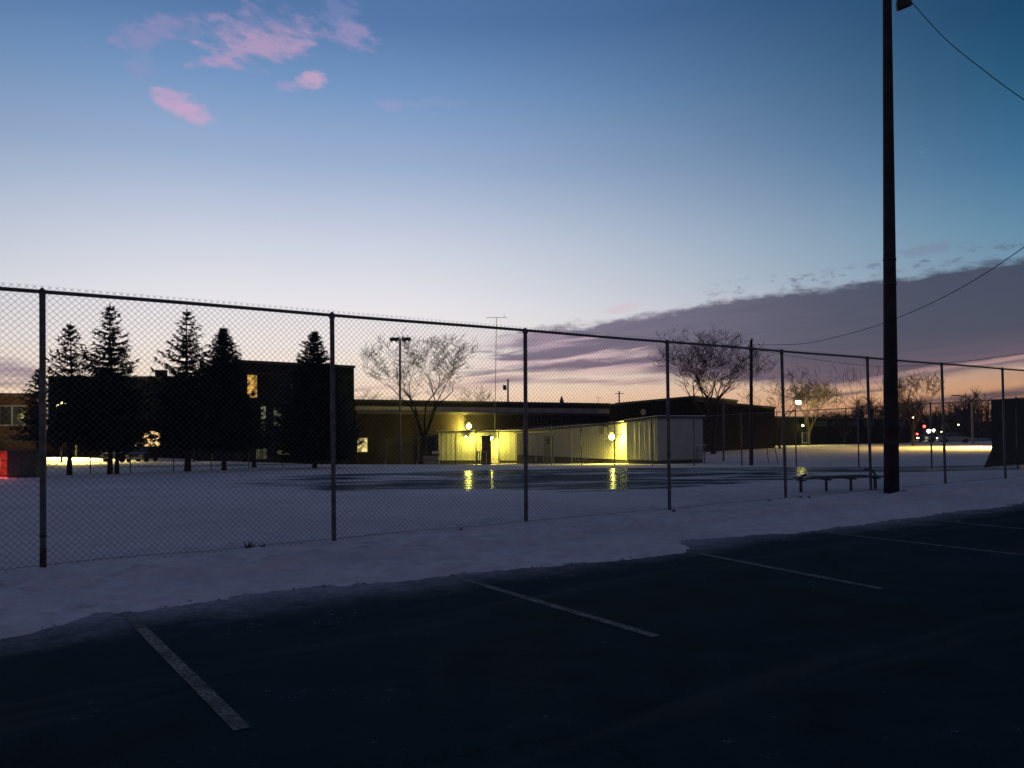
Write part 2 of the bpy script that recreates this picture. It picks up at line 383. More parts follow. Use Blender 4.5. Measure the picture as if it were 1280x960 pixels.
# ------------------------------------------------------------------ mesh builder
class MB:
    def __init__(s): s.v = []; s.f = []
    def add(s, v, f):
        o = len(s.v); s.v += [tuple(q) for q in v]; s.f += [tuple(i+o for i in q) for q in f]; return s
    def box(s, c, d, rz=0.):
        ca, sa = math.cos(rz), math.sin(rz); v = []
        for z in (-.5, .5):
            for x, y in ((-.5, -.5), (.5, -.5), (.5, .5), (-.5, .5)):
                X_, Y_ = x*d[0], y*d[1]; v.append((c[0]+X_*ca-Y_*sa, c[1]+X_*sa+Y_*ca, c[2]+z*d[2]))
        return s.add(v, [(0, 3, 2, 1), (4, 5, 6, 7), (0, 1, 5, 4), (1, 2, 6, 5), (2, 3, 7, 6), (3, 0, 4, 7)])
    def tube(s, pts, rad, n=8, cap=True):
        pts = [Vector(p) for p in pts]
        if not isinstance(rad, (list, tuple)): rad = [rad]*len(pts)
        o = len(s.v); ref = None
        for i, p in enumerate(pts):
            t = (pts[min(i+1, len(pts)-1)]-pts[max(i-1, 0)]).normalized()
            if ref is None: ref = Vector((0, 0, 1)) if abs(t.z) < .9 else Vector((1, 0, 0))
            a = t.cross(ref).normalized(); b = t.cross(a).normalized()
            ref = a.cross(t) if abs(a.cross(t).dot(t)) < .9 else ref
            for k in range(n):
                q = 2*math.pi*k/n; w = p+(a*math.cos(q)+b*math.sin(q))*rad[i]; s.v.append(tuple(w))
        for i in range(len(pts)-1):
            for k in range(n):
                k2 = (k+1) % n
                s.f.append((o+i*n+k, o+i*n+k2, o+(i+1)*n+k2, o+(i+1)*n+k))
        if cap:
            s.f.append(tuple(o+k for k in range(n))[::-1]); s.f.append(tuple(o+(len(pts)-1)*n+k for k in range(n)))
        return s
    def ball(s, c, r, n=10, m=6, sz=1.):
        v = [(c[0], c[1], c[2]+r*sz)]; f = []
        for j in range(1, m):
            for k in range(n):
                a = math.pi*j/m; b = 2*math.pi*k/n
                v.append((c[0]+r*math.sin(a)*math.cos(b), c[1]+r*math.sin(a)*math.sin(b), c[2]+r*sz*math.cos(a)))
        v.append((c[0], c[1], c[2]-r*sz))
        for k in range(n):
            k2 = (k+1) % n
            f.append((0, 1+k, 1+k2)); f.append((len(v)-1, 1+(m-2)*n+k2, 1+(m-2)*n+k))
            for j in range(m-2): f.append((1+j*n+k, 1+(j+1)*n+k, 1+(j+1)*n+k2, 1+j*n+k2))
        return s.add(v, f)
    def prism(s, poly, o, ax, ay, az_, t):      # polygon in (ax, ay) plane at origin o, extruded along az_ by t
        o, ax, ay, az_ = Vector(o), Vector(ax), Vector(ay), Vector(az_); n = len(poly)
        v = [o+ax*x+ay*y for x, y in poly]; v += [q+az_*t for q in v]
        f = [tuple(range(n))[::-1], tuple(range(n, 2*n))]+[(i, (i+1) % n, n+(i+1) % n, n+i) for i in range(n)]
        return s.add(v, f)
    def build(s, name, m, parent=None, smooth=False):
        me = bpy.data.meshes.new(name); 
        off = Vector((0, 0, 0))
        if parent is not None: off = Vector(parent['_o']) if '_o' in parent else off
        me.from_pydata([tuple(Vector(q)-off) for q in s.v], [], s.f); me.validate(); me.materials.append(m)
        if smooth: me.polygons.foreach_set('use_smooth', [True]*len(me.polygons))
        me.update()
        o = bpy.data.objects.new(name, me); C.objects.link(o)
        if parent is not None:
            o.parent = parent
            if '_o' in parent: o['_o'] = (0., 0., 0.) if False else tuple(off)
        return o
def tag(o, label=None, cat=None, group=None, kind=None):
    if label: o['label'] = label
    if cat: o['category'] = cat
    if group: o['group'] = group
    if kind: o['kind'] = kind
    return o
def thing(name, loc, label, cat, group=None):
    e = bpy.data.objects.new(name, None); C.objects.link(e); e.location = loc; e.empty_display_size = .2
    e['_o'] = tuple(loc)                # meshes below are given in world coordinates and stored relative to this base
    return tag(e, label, cat, group)
def light(name, loc, col, p, parent, r=.08, kind='POINT', spot=None, dirv=None):
    l = bpy.data.lights.new(name, kind); l.energy = p; l.color = col; l.shadow_soft_size = r
    if kind == 'SPOT': l.spot_size = R(spot); l.spot_blend = .6
    o = bpy.data.objects.new(name, l); C.objects.link(o); o.parent = parent
    o.location = Vector(loc)-Vector(parent['_o'])
    if dirv is not None: o.rotation_euler = Vector(dirv).to_track_quat('-Z', 'Y').to_euler()
    return o
def copy_thing(o, dloc, **k):
    c = o.copy(); C.objects.link(c); c.location = dloc; c['_o'] = tuple(dloc)
    for ch in list(o.children):
        d = ch.copy(); C.objects.link(d); d.parent = c
        for g in list(ch.children):
            e = g.copy(); C.objects.link(e); e.parent = d
    return tag(c, **k)

# ------------------------------------------------------------------ ground
ctl = [(90, 595, 39), (20, 598, 34), (90, 585, 60), (90, 571, 88), (40, 571, 88), (90, 578, 72), (178, 578, 80), (300, 577, 80), (396, 585, 50), (445, 583, 85), (535, 583, 78), (640, 581, 78),
       (777, 583, 54.5), (871, 580, 59), (925, 583, 46), (1055, 585, 41), (1229, 587, 35), (1050, 570, 72), (1180, 554, 122), (1000, 557, 112), (1240, 553, 122),
       (900, 564, 90), (500, 581, 68), (1100, 555, 118)]
pts = [P(*c) for c in ctl]
gx = np.array([[p.x, p.y] for p in pts] + [[fuv(u, v).x, fuv(u, v).y] for u in (-6, 2, 10, 18, 26) for v in (-1, 3)] +
              [[-60, 30], [60, 30], [-80, 200], [0, 220], [120, 200], [200, 120], [-120, 100], [120, 60], [0, 160], [80, 150], [-60, 120]])
gz = np.array([p.z for p in pts] + [0]*10 + [-.2, .0, -2.2, -1.6, -.6, -.3, -1.8, -.2, -1.8, -.5, -2.1])
def tps(r2): return .5*r2*np.log(r2+1e-9)
def fit(xy, z, lam):
    n = len(xy); A = np.zeros((n+3, n+3)); d2 = ((xy[:, None]-xy[None])**2).sum(-1)/400
    A[:n, :n] = tps(d2)+np.eye(n)*lam; A[:n, n] = 1; A[:n, n+1:] = xy/20; A[n, :n] = 1; A[n+1:, :n] = xy.T/20
    w = np.linalg.solve(A, np.r_[z, 0, 0, 0]); return w
GW = fit(gx, gz, .004)
def ground(x, y):
    x = np.asarray(x, float); y = np.asarray(y, float); sh = x.shape
    xy = np.stack([x.ravel(), y.ravel()], 1); d2 = ((xy[:, None]-gx[None])**2).sum(-1)/400
    z = tps(d2)@GW[:-3]+GW[-3]+(xy/20)@GW[-2:]
    r = np.hypot(xy[:, 0], xy[:, 1])
    z = np.clip(z, -3.2, .6)
    k = np.clip((r-160)/100, 0, 1); z = z*(1-k)-1.2*k
    # level ground on the near side of the fence
    v = (xy[:, 0]-F0.x)*Nn.x+(xy[:, 1]-F0.y)*Nn.y
    k = np.clip((v+3.)/3., 0, 1); k = k*k*(3-2*k); z = z*(1-k)
    return z.reshape(sh)
def gnd(x, y): return float(ground(np.array([x]), np.array([y]))[0])
def G(px, Y, py=560):
    p = P(px, py, Y); return Vector((p.x, Y, gnd(p.x, Y)))

def spaced(a, b, fine, lo, hi, g=1.25):
    s = list(np.arange(a, b+1e-6, fine)); d = fine; q = a
    left = []
    while q > lo: d *= g; q -= d; left.append(q)
    d = fine; q = b; right = []
    while q < hi: d *= g; q += d; right.append(q)
    return np.array(left[::-1]+s+right)
us = spaced(-5, 20, .055, -420, 420, 1.14)
vs = spaced(-.6, 4.4, .045, -420, 420, 1.10)
edge_px = [(0, 806), (60, 790), (120, 772), (200, 763), (330, 745), (480, 731), (560, 723), (700, 708), (790, 701), (855, 693), (862, 684), (858, 677), (1000, 667), (1130, 652), (1280, 631)]
edge_pts = []
for q in edge_px:
    p_ = base_at(*q)-F0; edge_pts.append((p_.dot(D), p_.dot(Nn)))
edge_pts = [(-9, 4.4)]+sorted(edge_pts)+[(40, edge_pts[-1][1])]
print('gnd', [round(gnd(P(90, 560, q).x, q)-P(90, yy, q).z, 2) for q, yy in ((88, 571), (72, 578), (60, 585), (39, 595))]); print('edge', [(round(a, 2), round(b, 2)) for a, b in edge_pts])
dents_by = {}
for k in range(150):
    du_, dv_, dr_ = random.uniform(-7, 20), random.gauss(1.2, .45), random.uniform(.09, .17)
    if k < 60: du_, dv_, dr_ = -5+k*.42, .95+.16*(k % 2)+.1*math.sin(k*.3), .13
    for c_ in (int(du_//1)-1, int(du_//1), int(du_//1)+1): dents_by.setdefault(c_, []).append((du_, dv_, dr_))
def snow_height(u, v):
    e = np.interp(u, [p[0] for p in edge_pts], [p[1] for p in edge_pts])
    out = np.zeros(u.shape)
    it = np.nditer(u, flags=['multi_index'])
    for uu in it:
        i = it.multi_index; a = float(uu); b = float(v[i])
        if b < -30 or b > 6 or abs(a) > 60: nz = 0; h = .035 if b < 0 else -.2
        else:
            n1 = noise.noise(Vector((a*.9, b*1.4, 0))); n2 = noise.noise(Vector((a*3.2, b*4.1, 5))); n3 = noise.noise(Vector((a*9, b*9, 9)))
            t = e[i]-b + n1*.16+n2*.09+n3*.06
            h = .055*(1-math.exp(-max(t, 0)/.35)) if t > 0 else max(-.25, t*.35)
            lump = max(0, n2+.15)*.04+max(0, n3)*.03+n1*.03
            ridge = math.exp(-((b-1.5-n1*.35)/.22)**2)*(.065+.06*n2)+math.exp(-((b-.55)/.5)**2)*.02
            k = min(1, max(0, t)/.4)
            h += (lump+ridge)*k
            if 0 < b < 2.6 and h > .03:
                for (du_, dv_, dr_) in dents_by.get(int(a//1), ()):
                    q_ = ((a-du_)**2+((b-dv_)*1.7)**2)/dr_**2
                    if q_ < 3: h -= .055*math.exp(-q_*1.6)-.02*math.exp(-((q_-1.5)**2)*2)
            if b < 0: h = .035+(h-.035)*math.exp(b/2.5)
        out[i] = h
    return out
UU, VV = np.meshgrid(us, vs, indexing='ij')
GX = F0.x+D.x*UU+Nn.x*VV; GY = F0.y+D.y*UU+Nn.y*VV
GZ = np.concatenate([ground(GX[i:i+40], GY[i:i+40]) for i in range(0, len(us), 40)])+snow_height(UU, VV)
nu, nv = UU.shape
me = bpy.data.meshes.new('snow_field')
idx = np.arange(nu*nv).reshape(nu, nv)
fa_ = np.stack([idx[:-1, :-1], idx[:-1, 1:], idx[1:, 1:], idx[1:, :-1]], -1).reshape(-1, 4)
me.from_pydata(np.stack([GX.ravel(), GY.ravel(), GZ.ravel()], 1).tolist(), [], fa_.tolist())
me.polygons.foreach_set('use_smooth', [True]*len(me.polygons)); me.materials.append(M['snow']); me.update()
o = bpy.data.objects.new('snow_field', me); C.objects.link(o); o['kind'] = 'structure'
# make faces point up
if me.polygons[0].normal.z < 0: me.flip_normals()

# parking lot: its own frame runs along the fence (local x) and away from the fence (local -y)
mb = MB()
q = [(-60, 1.2), (80, 1.2), (80, 60), (-60, 60)]
mb.v = [(u, -v, 0) for u, v in q]; mb.f = [(3, 2, 1, 0)]
lot = mb.build('parking_lot', M['asphalt']); lot['kind'] = 'structure'
lot.location = F0+Vector((0, 0, .012)); lot.rotation_euler = (0, 0, math.pi/2-TH)
if lot.data.polygons[0].normal.z < 0: lot.data.flip_normals()
for (x0, y0, x1, y1, w) in [(157, 768, 303, 915, .085), (560, 720, 820, 798, .085), (866, 692, 1102, 738, .09), (1008, 664, 1285, 696, .085), (1120, 647, 1420, 676, .085)]:
    a_, b_ = base_at(x0, y0), base_at(x1, y1); s_ = (b_-a_).cross(Vector((0, 0, 1))).normalized()*w/2; n_ = 24; mb = MB(); v = []
    for i in range(n_+1):
        c_ = a_.lerp(b_, i/n_); j1, j2 = .006*noise.noise(Vector((i*.9, x0, 0))), .006*noise.noise(Vector((i*.9, x0, 9)))
        v += [c_-s_*(1+j1*10), c_+s_*(1+j2*10)]
    mb.add(v, [(2*i, 2*i+1, 2*i+3, 2*i+2) for i in range(n_)]); pl = mb.build('parking_line', M['paint']); pl.location.z = .016; pl['kind'] = 'structure'
    if pl.data.polygons[0].normal.z < 0: pl.data.flip_normals()

rnd_ = random.Random(5); mb = MB()
for k in range(1100):
    u_ = rnd_.uniform(-6, 22); e_ = np.interp(u_, [p[0] for p in edge_pts], [p[1] for p in edge_pts]); v_ = e_+abs(rnd_.gauss(0, .09))*(1 if rnd_.random() < .9 else 6)-.16
    r_ = rnd_.uniform(.004, .011)*(2.2 if rnd_.random() < .05 else 1)
    c_ = fuv(u_, v_, .012+r_*.3); o_ = len(mb.v); mb.ball(c_, r_, 6, 4, .7)
    for i in range(o_, len(mb.v)):
        q = Vector(mb.v[i]); q += Vector((noise.noise(q*60), noise.noise(q*60+Vector((5, 0, 0))), 0))*r_*.7; mb.v[i] = tuple(q)
tag(mb.build('snow_crumbs', mat('dirty_ice', (.26, .27, .29), .7, .2)), 'small crumbs of frozen snow scattered along the edge of the asphalt', None, None, 'stuff')
# court
xs = np.arange(-16, 40, .8); ys = np.arange(17, 45, .5)
CX, CY = np.meshgrid(xs, ys, indexing='ij'); CZ = ground(CX, CY)+.035
B1 = np.minimum.reduce([CX+16, 40-CX, CY-17, 44.5-CY, np.full_like(CX, 9.)])
CZ = CZ - .09*np.clip(1-B1/2.2, 0, 1)
# skip what lies on the near side of the fence
VVc = (CX-F0.x)*Nn.x+(CY-F0.y)*Nn.y
CZ = CZ - .12*np.clip((VVc+4.2)/2.4, 0, 1)
idx = np.arange(CX.size).reshape(CX.shape)
fc = np.stack([idx[:-1, :-1], idx[1:, :-1], idx[1:, 1:], idx[:-1, 1:]], -1)[(VVc[:-1, :-1] < -1.6)]
me = bpy.data.meshes.new('sports_court'); me.from_pydata(np.stack([CX.ravel(), CY.ravel(), CZ.ravel()+.012], 1).tolist(), [], fc.tolist())
me.polygons.foreach_set('use_smooth', [True]*len(me.polygons)); me.materials.append(M['court']); me.update()
o = bpy.data.objects.new('sports_court', me); C.objects.link(o); o['kind'] = 'structure'

# roads (sheets that follow the ground)
def road(name, pl, w, m, dz=.06):
    mb = MB(); P_ = []
    for i in range(len(pl)-1):
        a, b = Vector(pl[i]), Vector(pl[i+1]); n = max(2, int((b-a).length/2))
        for k in range(n+(i == len(pl)-2)): P_.append(a.lerp(b, k/n))
    v = []
    for i, p in enumerate(P_):
        t = (P_[min(i+1, len(P_)-1)]-P_[max(i-1, 0)]).normalized(); nn = Vector((t.y, -t.x))
        for k in range(-2, 3):
            q_ = p+nn*w*k/4; v.append((q_.x, q_.y, gnd(q_.x, q_.y)+dz))
    f = [(i*5+k, i*5+k+1, (i+1)*5+k+1, (i+1)*5+k) for i in range(len(P_)-1) for k in range(4)]
    mb.add(v, f); o = mb.build(name, m)
    if o.data.polygons[0].normal.z < 0: o.data.flip_normals()
    o['kind'] = 'structure'; return o
M['road'] = mat('slushy_road', (.05, .052, .055), .75, .2, var=(.5, .4))
M['packed'] = mat('packed_snow_drive', (.62, .60, .58), .7, .25, var=(.4, .25))
road('driveway', [(-75, 54), (-45, 56), (-22, 62), (-12, 76)], 2.4, M['road'])
road('parking_apron', [(-75, 71), (-45, 72), (-25, 77)], 22.0, M['packed'])
road('street', [(20, 128), (60, 132), (120, 136), (200, 140)], 8.0, M['road'])

# ------------------------------------------------------------------ chain-link fence beside the parking lot
px_post = [(54, 716, 53, 367), (417.5, 682, 415, 394.5), (657.5, 658, 656.5, 412), (837, 642, 834, 427), (982.5, 629, 977, 437), (1089, 619.5, 1084, 447), (1182, 610, 1177, 455), (1257, 604, 1253, 462)]
def on_fence(px, py):                   # where the line of sight crosses the plane of the fence
    d = ray(px, py); o_ = Vector((0, 0, H)); t = (F0-o_).dot(Nn)/d.dot(Nn); return o_+d*t
posts = []
for bx, by, tx, ty in px_post:
    b, t = on_fence(bx, by), on_fence(tx, ty); posts.append((b, t))
ub = [(b-F0).dot(D) for b, t in posts]; ut = [(t-F0).dot(D) for b, t in posts]; zt = [t.z for b, t in posts]
print('posts', [round(x, 2) for x in ub], [round(x, 2) for x in ut], [round(b.z, 2) for b, t in posts], [round(x, 2) for x in zt])
ext_u = [ub[0]-3.2]+ub+[ub[-1]+3.2*k for k in (1, 2)]
ext_ut = [ut[0]-3.2]+ut+[ut[-1]+3.2*k for k in (1, 2)]
ztm = np.polyfit(ut, zt, 1)
def ztop(u): return float(np.polyval(ztm, u))
fence = thing('chain_link_fence', tuple(fuv(0, 0)), 'tall galvanised chain-link fence running along the snowy edge of the parking lot', 'fence')
tl = MB()
for i, (u0, u1) in enumerate(zip(ext_u, ext_ut)):
    mb = MB(); zt_ = ztop(u1)
    a = fuv(u0, 0, -.15); b = fuv(u1, 0, zt_-.01)
    mb.tube([a, b], .031, 12)
    mb.tube([b, b+Vector((0, 0, .03)), b+Vector((0, 0, .055))], [.034, .03, .006], 12)      # loop cap
    mb.tube([b-D*.03+Vector((0, 0, -.012)), b+D*.03+Vector((0, 0, -.012))], .034, 10)
    p = mb.build('post', M['galv_post'], fence, True)
    if i == 1:
        rb = MB(); c0 = a.lerp(b, .135); c1 = a.lerp(b, .03)
        rb.tube([c1, c0], .0335, 12); rb.tube([a.lerp(b, .17), a.lerp(b, .178)], .036, 12); rb.build('rust_band', M['rust'], p, True)
mb = MB(); mb.tube([fuv(u, 0, ztop(u)+.004*math.sin(u*1.3)) for u in np.arange(ext_u[0], ext_u[-1]+.1, .4)], .0215, 10)
mb.build('top_rail', M['galv_post'], fence, True)
# bottom tension wire
mb = MB(); mb.tube([fuv(u, .03, .10+.02*noise.noise(Vector((u*.8, 0, 0)))) for u in np.arange(ext_u[0], ext_u[-1]+.1, .25)], .0025, 4)
mb.build('tension_wire', M['galv'], fence)
cell = .071
me_v = []; me_f = []
def wob(u, z):
    return .03*noise.noise(Vector((u*.7, z*.9, 3)))+.006*noise.noise(Vector((u*2.1, z*2.3, 8)))
def inplane(u, z): return .010*noise.noise(Vector((u*.9, z*.8, 20))), .010*noise.noise(Vector((u*.8, z*1.1, 40)))
mb = MB()
u_a, u_b = ext_u[0], ext_u[-1]
rw = .00185
for fam in (1, -1):
    k = int((u_a-4)/cell)
    while k*cell < u_b+4:
        # line: u = k*cell + fam*z ; z from the ground to just above the rail
        zlo = .02
        pts_ = []
        z = zlo; 
        ztp = None
        u_top = k*cell
        # solve for top: z = ztop(u)+.055
        zz = 3.1
        for _ in range(4): zz = ztop(k*cell+fam*zz)+.05
        zz = zlo+round((zz-zlo)/(cell/2))*(cell/2)
        n = 9
        seg = []
        for j in range(n+1):
            z = zlo+(zz-zlo)*j/n; u = k*cell+fam*z
            seg.append((u, z))
        run = []
        def flush(run):
            if len(run) > 1:
                ps = []
                for u, z in run:
                    du, dz_ = inplane(u, z)
                    ps.append(fuv(u+du, .026+fam*.0016+wob(u, z), z+dz_*(1 if z < 2.9 else .3)))
                mb.tube(ps, rw, 4, False)
        for (u, z) in seg:
            if u_a <= u <= u_b: run.append((u, z))
            else: flush(run); run = []
        flush(run)
        k += 1
mb.build('chain_mesh', M['galv'], fence)

# ------------------------------------------------------------------ tall light pole beside the fence
pb = base_at(1114.5, 619, .04); Yp = pb.y
pt = P(1109, 0, Yp)
pole = thing('light_pole', tuple(pb), 'tall thick brown pole with a floodlight near its top, standing by the fence and bench', 'light pole')
dirp = (pt-pb).normalized(); topz = (pt-pb).length
mb = MB(); rb = 9.2*Yp/F; rtp = 4.9*(pt-Vector((0, 0, H))).length/F*.80
n = 14; mb.tube([pb+dirp*((topz+1.2)*i/n-(.3 if i == 0 else 0)) for i in range(n+1)], [rb+(rtp-rb)*i/n for i in range(n+1)], 20)
mb.build('shaft', M['pole'], pole, True)
for h_ in (.42, .47):
    mb = MB(); mb.tube([pb+dirp*(topz*h_), pb+dirp*(topz*h_+.05)], rb+(rtp-rb)*h_+.012, 20); mb.build('steel_band', M['dark_metal'], pole, True)
fl = P(1127, 4, Yp); mb = MB(); mb.tube([pt+Vector((0, 0, .22)), fl+Vector((0, 0, .22))], .03, 8); mb.build('bracket', M['dark_metal'], pole)
mb = MB(); c = fl+Vector((.02, -.02, .02))
ax = Vector((.35, .25, -.9)).normalized()
mb.tube([c-ax*.16, c-ax*.10, c, c+ax*.10, c+ax*.13], [.05, .10, .15, .17, .175], 16); fh = mb.build('floodlight', M['dark_metal'], pole, True)
mb = MB(); mb.tube([c+ax*.131, c+ax*.145], [.155, .15], 16); mb.build('lens', M['plastic'], fh, True)
mb = MB(); c2 = P(1134, -4, Yp); mb.tube([c2-ax*.12, c2, c2+ax*.1], [.08, .14, .16], 14); mb.build('floodlight', M['dark_metal'], pole, True)

def cable(pts_, label, r=.011):
    ps = [P(*q) for q in pts_]
    # smooth through the points
    out = []
    for i in range(len(ps)-1):
        p0 = ps[max(i-1, 0)]; p1 = ps[i]; p2 = ps[i+1]; p3 = ps[min(i+2, len(ps)-1)]
        for k in range(10):
            t = k/10
            out.append(.5*((2*p1)+(p2-p0)*t+(2*p0-5*p1+4*p2-p3)*t*t+(3*p1-p0-3*p2+p3)*t**3))
    out.append(ps[-1])
    mb = MB(); mb.tube(out, r, 5); o = mb.build('overhead_cable', M['cable']); tag(o, label, 'cable', 'overhead cables'); return o
cable([(1139, 2, Yp), (1180, 47, Yp-1.), (1230, 88, Yp-2.2), (1285, 128, Yp-3.4), (1420, 215, Yp-6)], 'overhead cable sloping down to the right from the top of the tall pole', .008)
cable([(939, 431, 48), (1000, 430, 42), (1050, 420, 37), (1110, 402, 32), (1190, 366, 27), (1280, 309, 22), (1400, 215, 18)], 'sagging overhead cable rising to the right from the utility pole top past the tall pole', .012)
cable([(939, 436, 48), (1010, 448, 50), (1100, 458, 52), (1190, 453, 48), (1285, 441, 40), (1400, 420, 34)], 'lower faint overhead cable just above the fence rail right of the utility pole', .012)

# ------------------------------------------------------------------ bench behind the fence
bA = base_at(1008, 619.5, .0); bB = base_at(1101, 616, .0)
gA = gnd(bA.x, bA.y)
bdir = (bB-bA).normalized(); bn_ = Vector((bdir.y, -bdir.x, 0)); blen = (bB-bA).length
bench = thing('park_bench', (bA.x, bA.y, gA), 'dark metal bench with curved end arm on the snow, left of the tall pole', 'bench')
def bp(s, d, z): return Vector((bA.x, bA.y, gA))+bdir*s+bn_*d+Vector((0, 0, z))
for k in range(4):
    s = blen*k/3
    mb = MB()
    mb.tube([bp(s, -.18, -.05), bp(s, -.18, .34)], .032, 8)
    mb.tube([bp(s, 0, .33), bp(s, -.36, .33)], .018, 6)
    mb.build('leg', M['dark_metal'], bench)
mb = MB()
rzb = math.atan2(bdir.y, bdir.x)
for k in range(6):
    c = bp(blen/2, .02-k*.078, .375); mb.box(c, (blen+.12, .055, .035), rzb)
mb.build('seat', M['dark_metal'], bench)
for s, hh_, l_ in ((-.02, .07, .16), (blen+.02, .17, .30)):
    mb = MB(); q_ = []; sg_ = 1 if s > 0 else -1
    for k in range(8):
        a = math.pi/2*k/7
        q_.append(bp(s-sg_*l_*math.cos(a), -.18, .38+hh_*math.sin(a)) if False else bp(s-sg_*l_*(1-math.sin(a)), -.18, .37+hh_*math.cos(a)))
    mb.tube(q_, .024, 8); mb.tube([q_[-1], bp(s, -.18, -.05)], .026, 8)
    mb.build('arm', M['dark_metal'], bench)
mb = MB(); mb.box(bp(blen/2, -.20, .402), (blen*.7, .2, .012), rzb); mb.build('snow_dusting', M['tyre'], bench)
bench.children[-1].name = 'seat_mat'

# weeds poking through the snow at the fence foot, and dead vine in the mesh
wi = 0
for (px, py, s, lab) in [(312, 688, .10, 'small dark weed tuft at the fence foot, left of the second post'), (328, 686, .05, 'tiny dark weed sprig just right of a bigger tuft by the fence'),
                     (575, 666, .06, 'small weed tuft in snow halfway between second and third posts'), (962, 630, .08, 'weed tuft at the fence foot just left of the fifth post'),
                     (1000, 625, .08, 'weed tuft in snow right of the fifth post, before the bench'), (1012, 624, .05, 'tiny weed sprig in snow under the left bench leg'),
                     (1130, 616, .07, 'small dark clump in snow beside the foot of the tall pole'), (842, 641, .05, 'tiny weed at the foot of the fourth post')]:
    b = base_at(px, py, .05); e = MB()
    for k in range(26):
        a = random.uniform(0, 6.28); r_ = random.uniform(.1, 1)*s; h_ = s*random.uniform(.5, 1.4)
        p0 = b+Vector((math.cos(a), math.sin(a), 0))*r_*.3+Vector((0, 0, -.02)); p1 = b+Vector((math.cos(a)*r_, math.sin(a)*r_, h_))
        e.tube([p0, p0.lerp(p1, .6)+Vector((0, 0, s*.15)), p1], [.005, .004, .001], 3)
    tag(e.build('weed', M['weed']), lab, 'weed', 'weeds at the fence foot')
mb = MB(); random.seed(3)
for k in range(150):
    px = random.uniform(985, 1175); py = random.uniform(452, 500)+(px-985)*.03
    q0 = on_fence(px, py)+Nn*random.uniform(-.03, .05); d = Vector((random.uniform(-.6, .6), random.uniform(-.3, .3), random.uniform(-1, .3)))
    ps = [q0]
    for j in range(random.randint(3, 6)):
        d = (d+Vector((random.uniform(-.5, .5), random.uniform(-.2, .2), random.uniform(-.5, .4)))).normalized(); 
        nx = ps[-1]+d*random.uniform(.05, .10); nx -= Nn*((nx-F0).dot(Nn))*.6; ps.append(nx)
    mb.tube(ps, .003, 3)
tag(mb.build('dead_vine', M['weed']), 'dead vine tendrils caught in the upper mesh of the fence around the tall pole', 'vine')

# ------------------------------------------------------------------ far side fence of the court (runs away to the left)
cf0 = P(1229, 540, 35); cf1 = P(777, 540, 54.5)
cd = (cf1-cf0); cd.z = 0; cd.normalize()
cf0.z = 0
def cfp(s, z=None):
    q = cf0+cd*s; g = gnd(q.x, q.y); return Vector((q.x, q.y, g if z is None else z)), g
far = thing('court_fence', tuple(cfp(0)[0]), 'far chain-link fence round the court, in front of the portable classrooms', 'fence')
s = -14.; k = 0; tops = []
far_mesh = MB()
SMAX = 74
for k in range(25):
    s = -16+k*3.66
    if s > SMAX: break
    b, g = cfp(s); mb = MB(); mb.tube([(b.x, b.y, g-.1), (b.x, b.y, g+3.05)], .038, 8); mb.tube([(b.x, b.y, g+3.05), (b.x, b.y, g+3.11)], [.045, .01], 8)
    mb.build('post', M['galv_post'], far, True); tops.append((b.x, b.y, g+3.02))
mb = MB(); mb.tube(tops, .024, 6); mb.build('top_rail', M['galv_post'], far)
mb = MB()
for fam in (1, -1):
    s = -20.
    while s < SMAX+4:
        ps = []
        for j in range(4):
            z = .03+3.0*j/3; ss_ = s+fam*z
            if -16 <= ss_ <= SMAX: b, g = cf0+cd*ss_, None; ps.append((ss_, z))
        if len(ps) > 1:
            q_ = [cf0+cd*a for a, z in ps]; gg = ground(np.array([p.x for p in q_]), np.array([p.y for p in q_]))
            mb.tube([Vector((p.x, p.y, g+z)) for p, g, (a, z) in zip(q_, gg, ps)], .0017, 3, False)
        s += .1
mb.build('chain_mesh', M['galv'], far)

# windscreen hung on it at the right
mb = MB(); s0 = (P(1241, 540, 34.7)-cf0).dot(cd); nscr = 60
off = Vector((cd.y, -cd.x, 0)); 
if off.y > 0: off = -off
vv = []
for i in range(nscr+1):
    s_ = s0-.0-i*.28
    for j in range(13):
        t = j/12; b, g = cfp(s_)
        ztop_ = g+3.0; zbot = g+.22+ (.0)
        if i < 3 : zbot = g+.08+.05*i
        sp = s_ + (1.4*max(0, t-.72)*max(0, 1-i*.45))
        z = ztop_+(zbot-ztop_)*t
        w = .05+.05*math.sin(i*.9+j*.3)*(.3+t)+.03*noise.noise(Vector((i*.4, j*.4, 0)))
        b = cf0+cd*sp; vv.append(b+off*w+Vector((0, 0, z-b.z)))
for th in (0, .006):
    pass
ff = [(i*13+j, (i+1)*13+j, (i+1)*13+j+1, i*13+j+1) for i in range(nscr) for j in range(12)]
mb.add(vv, ff); o = mb.build('windscreen', M['tarp']); sm = o.modifiers.new('thickness', 'SOLIDIFY'); sm.thickness = .008
tag(o, 'dark windscreen tarp with a torn lower corner hung on the far fence at right', 'windscreen')

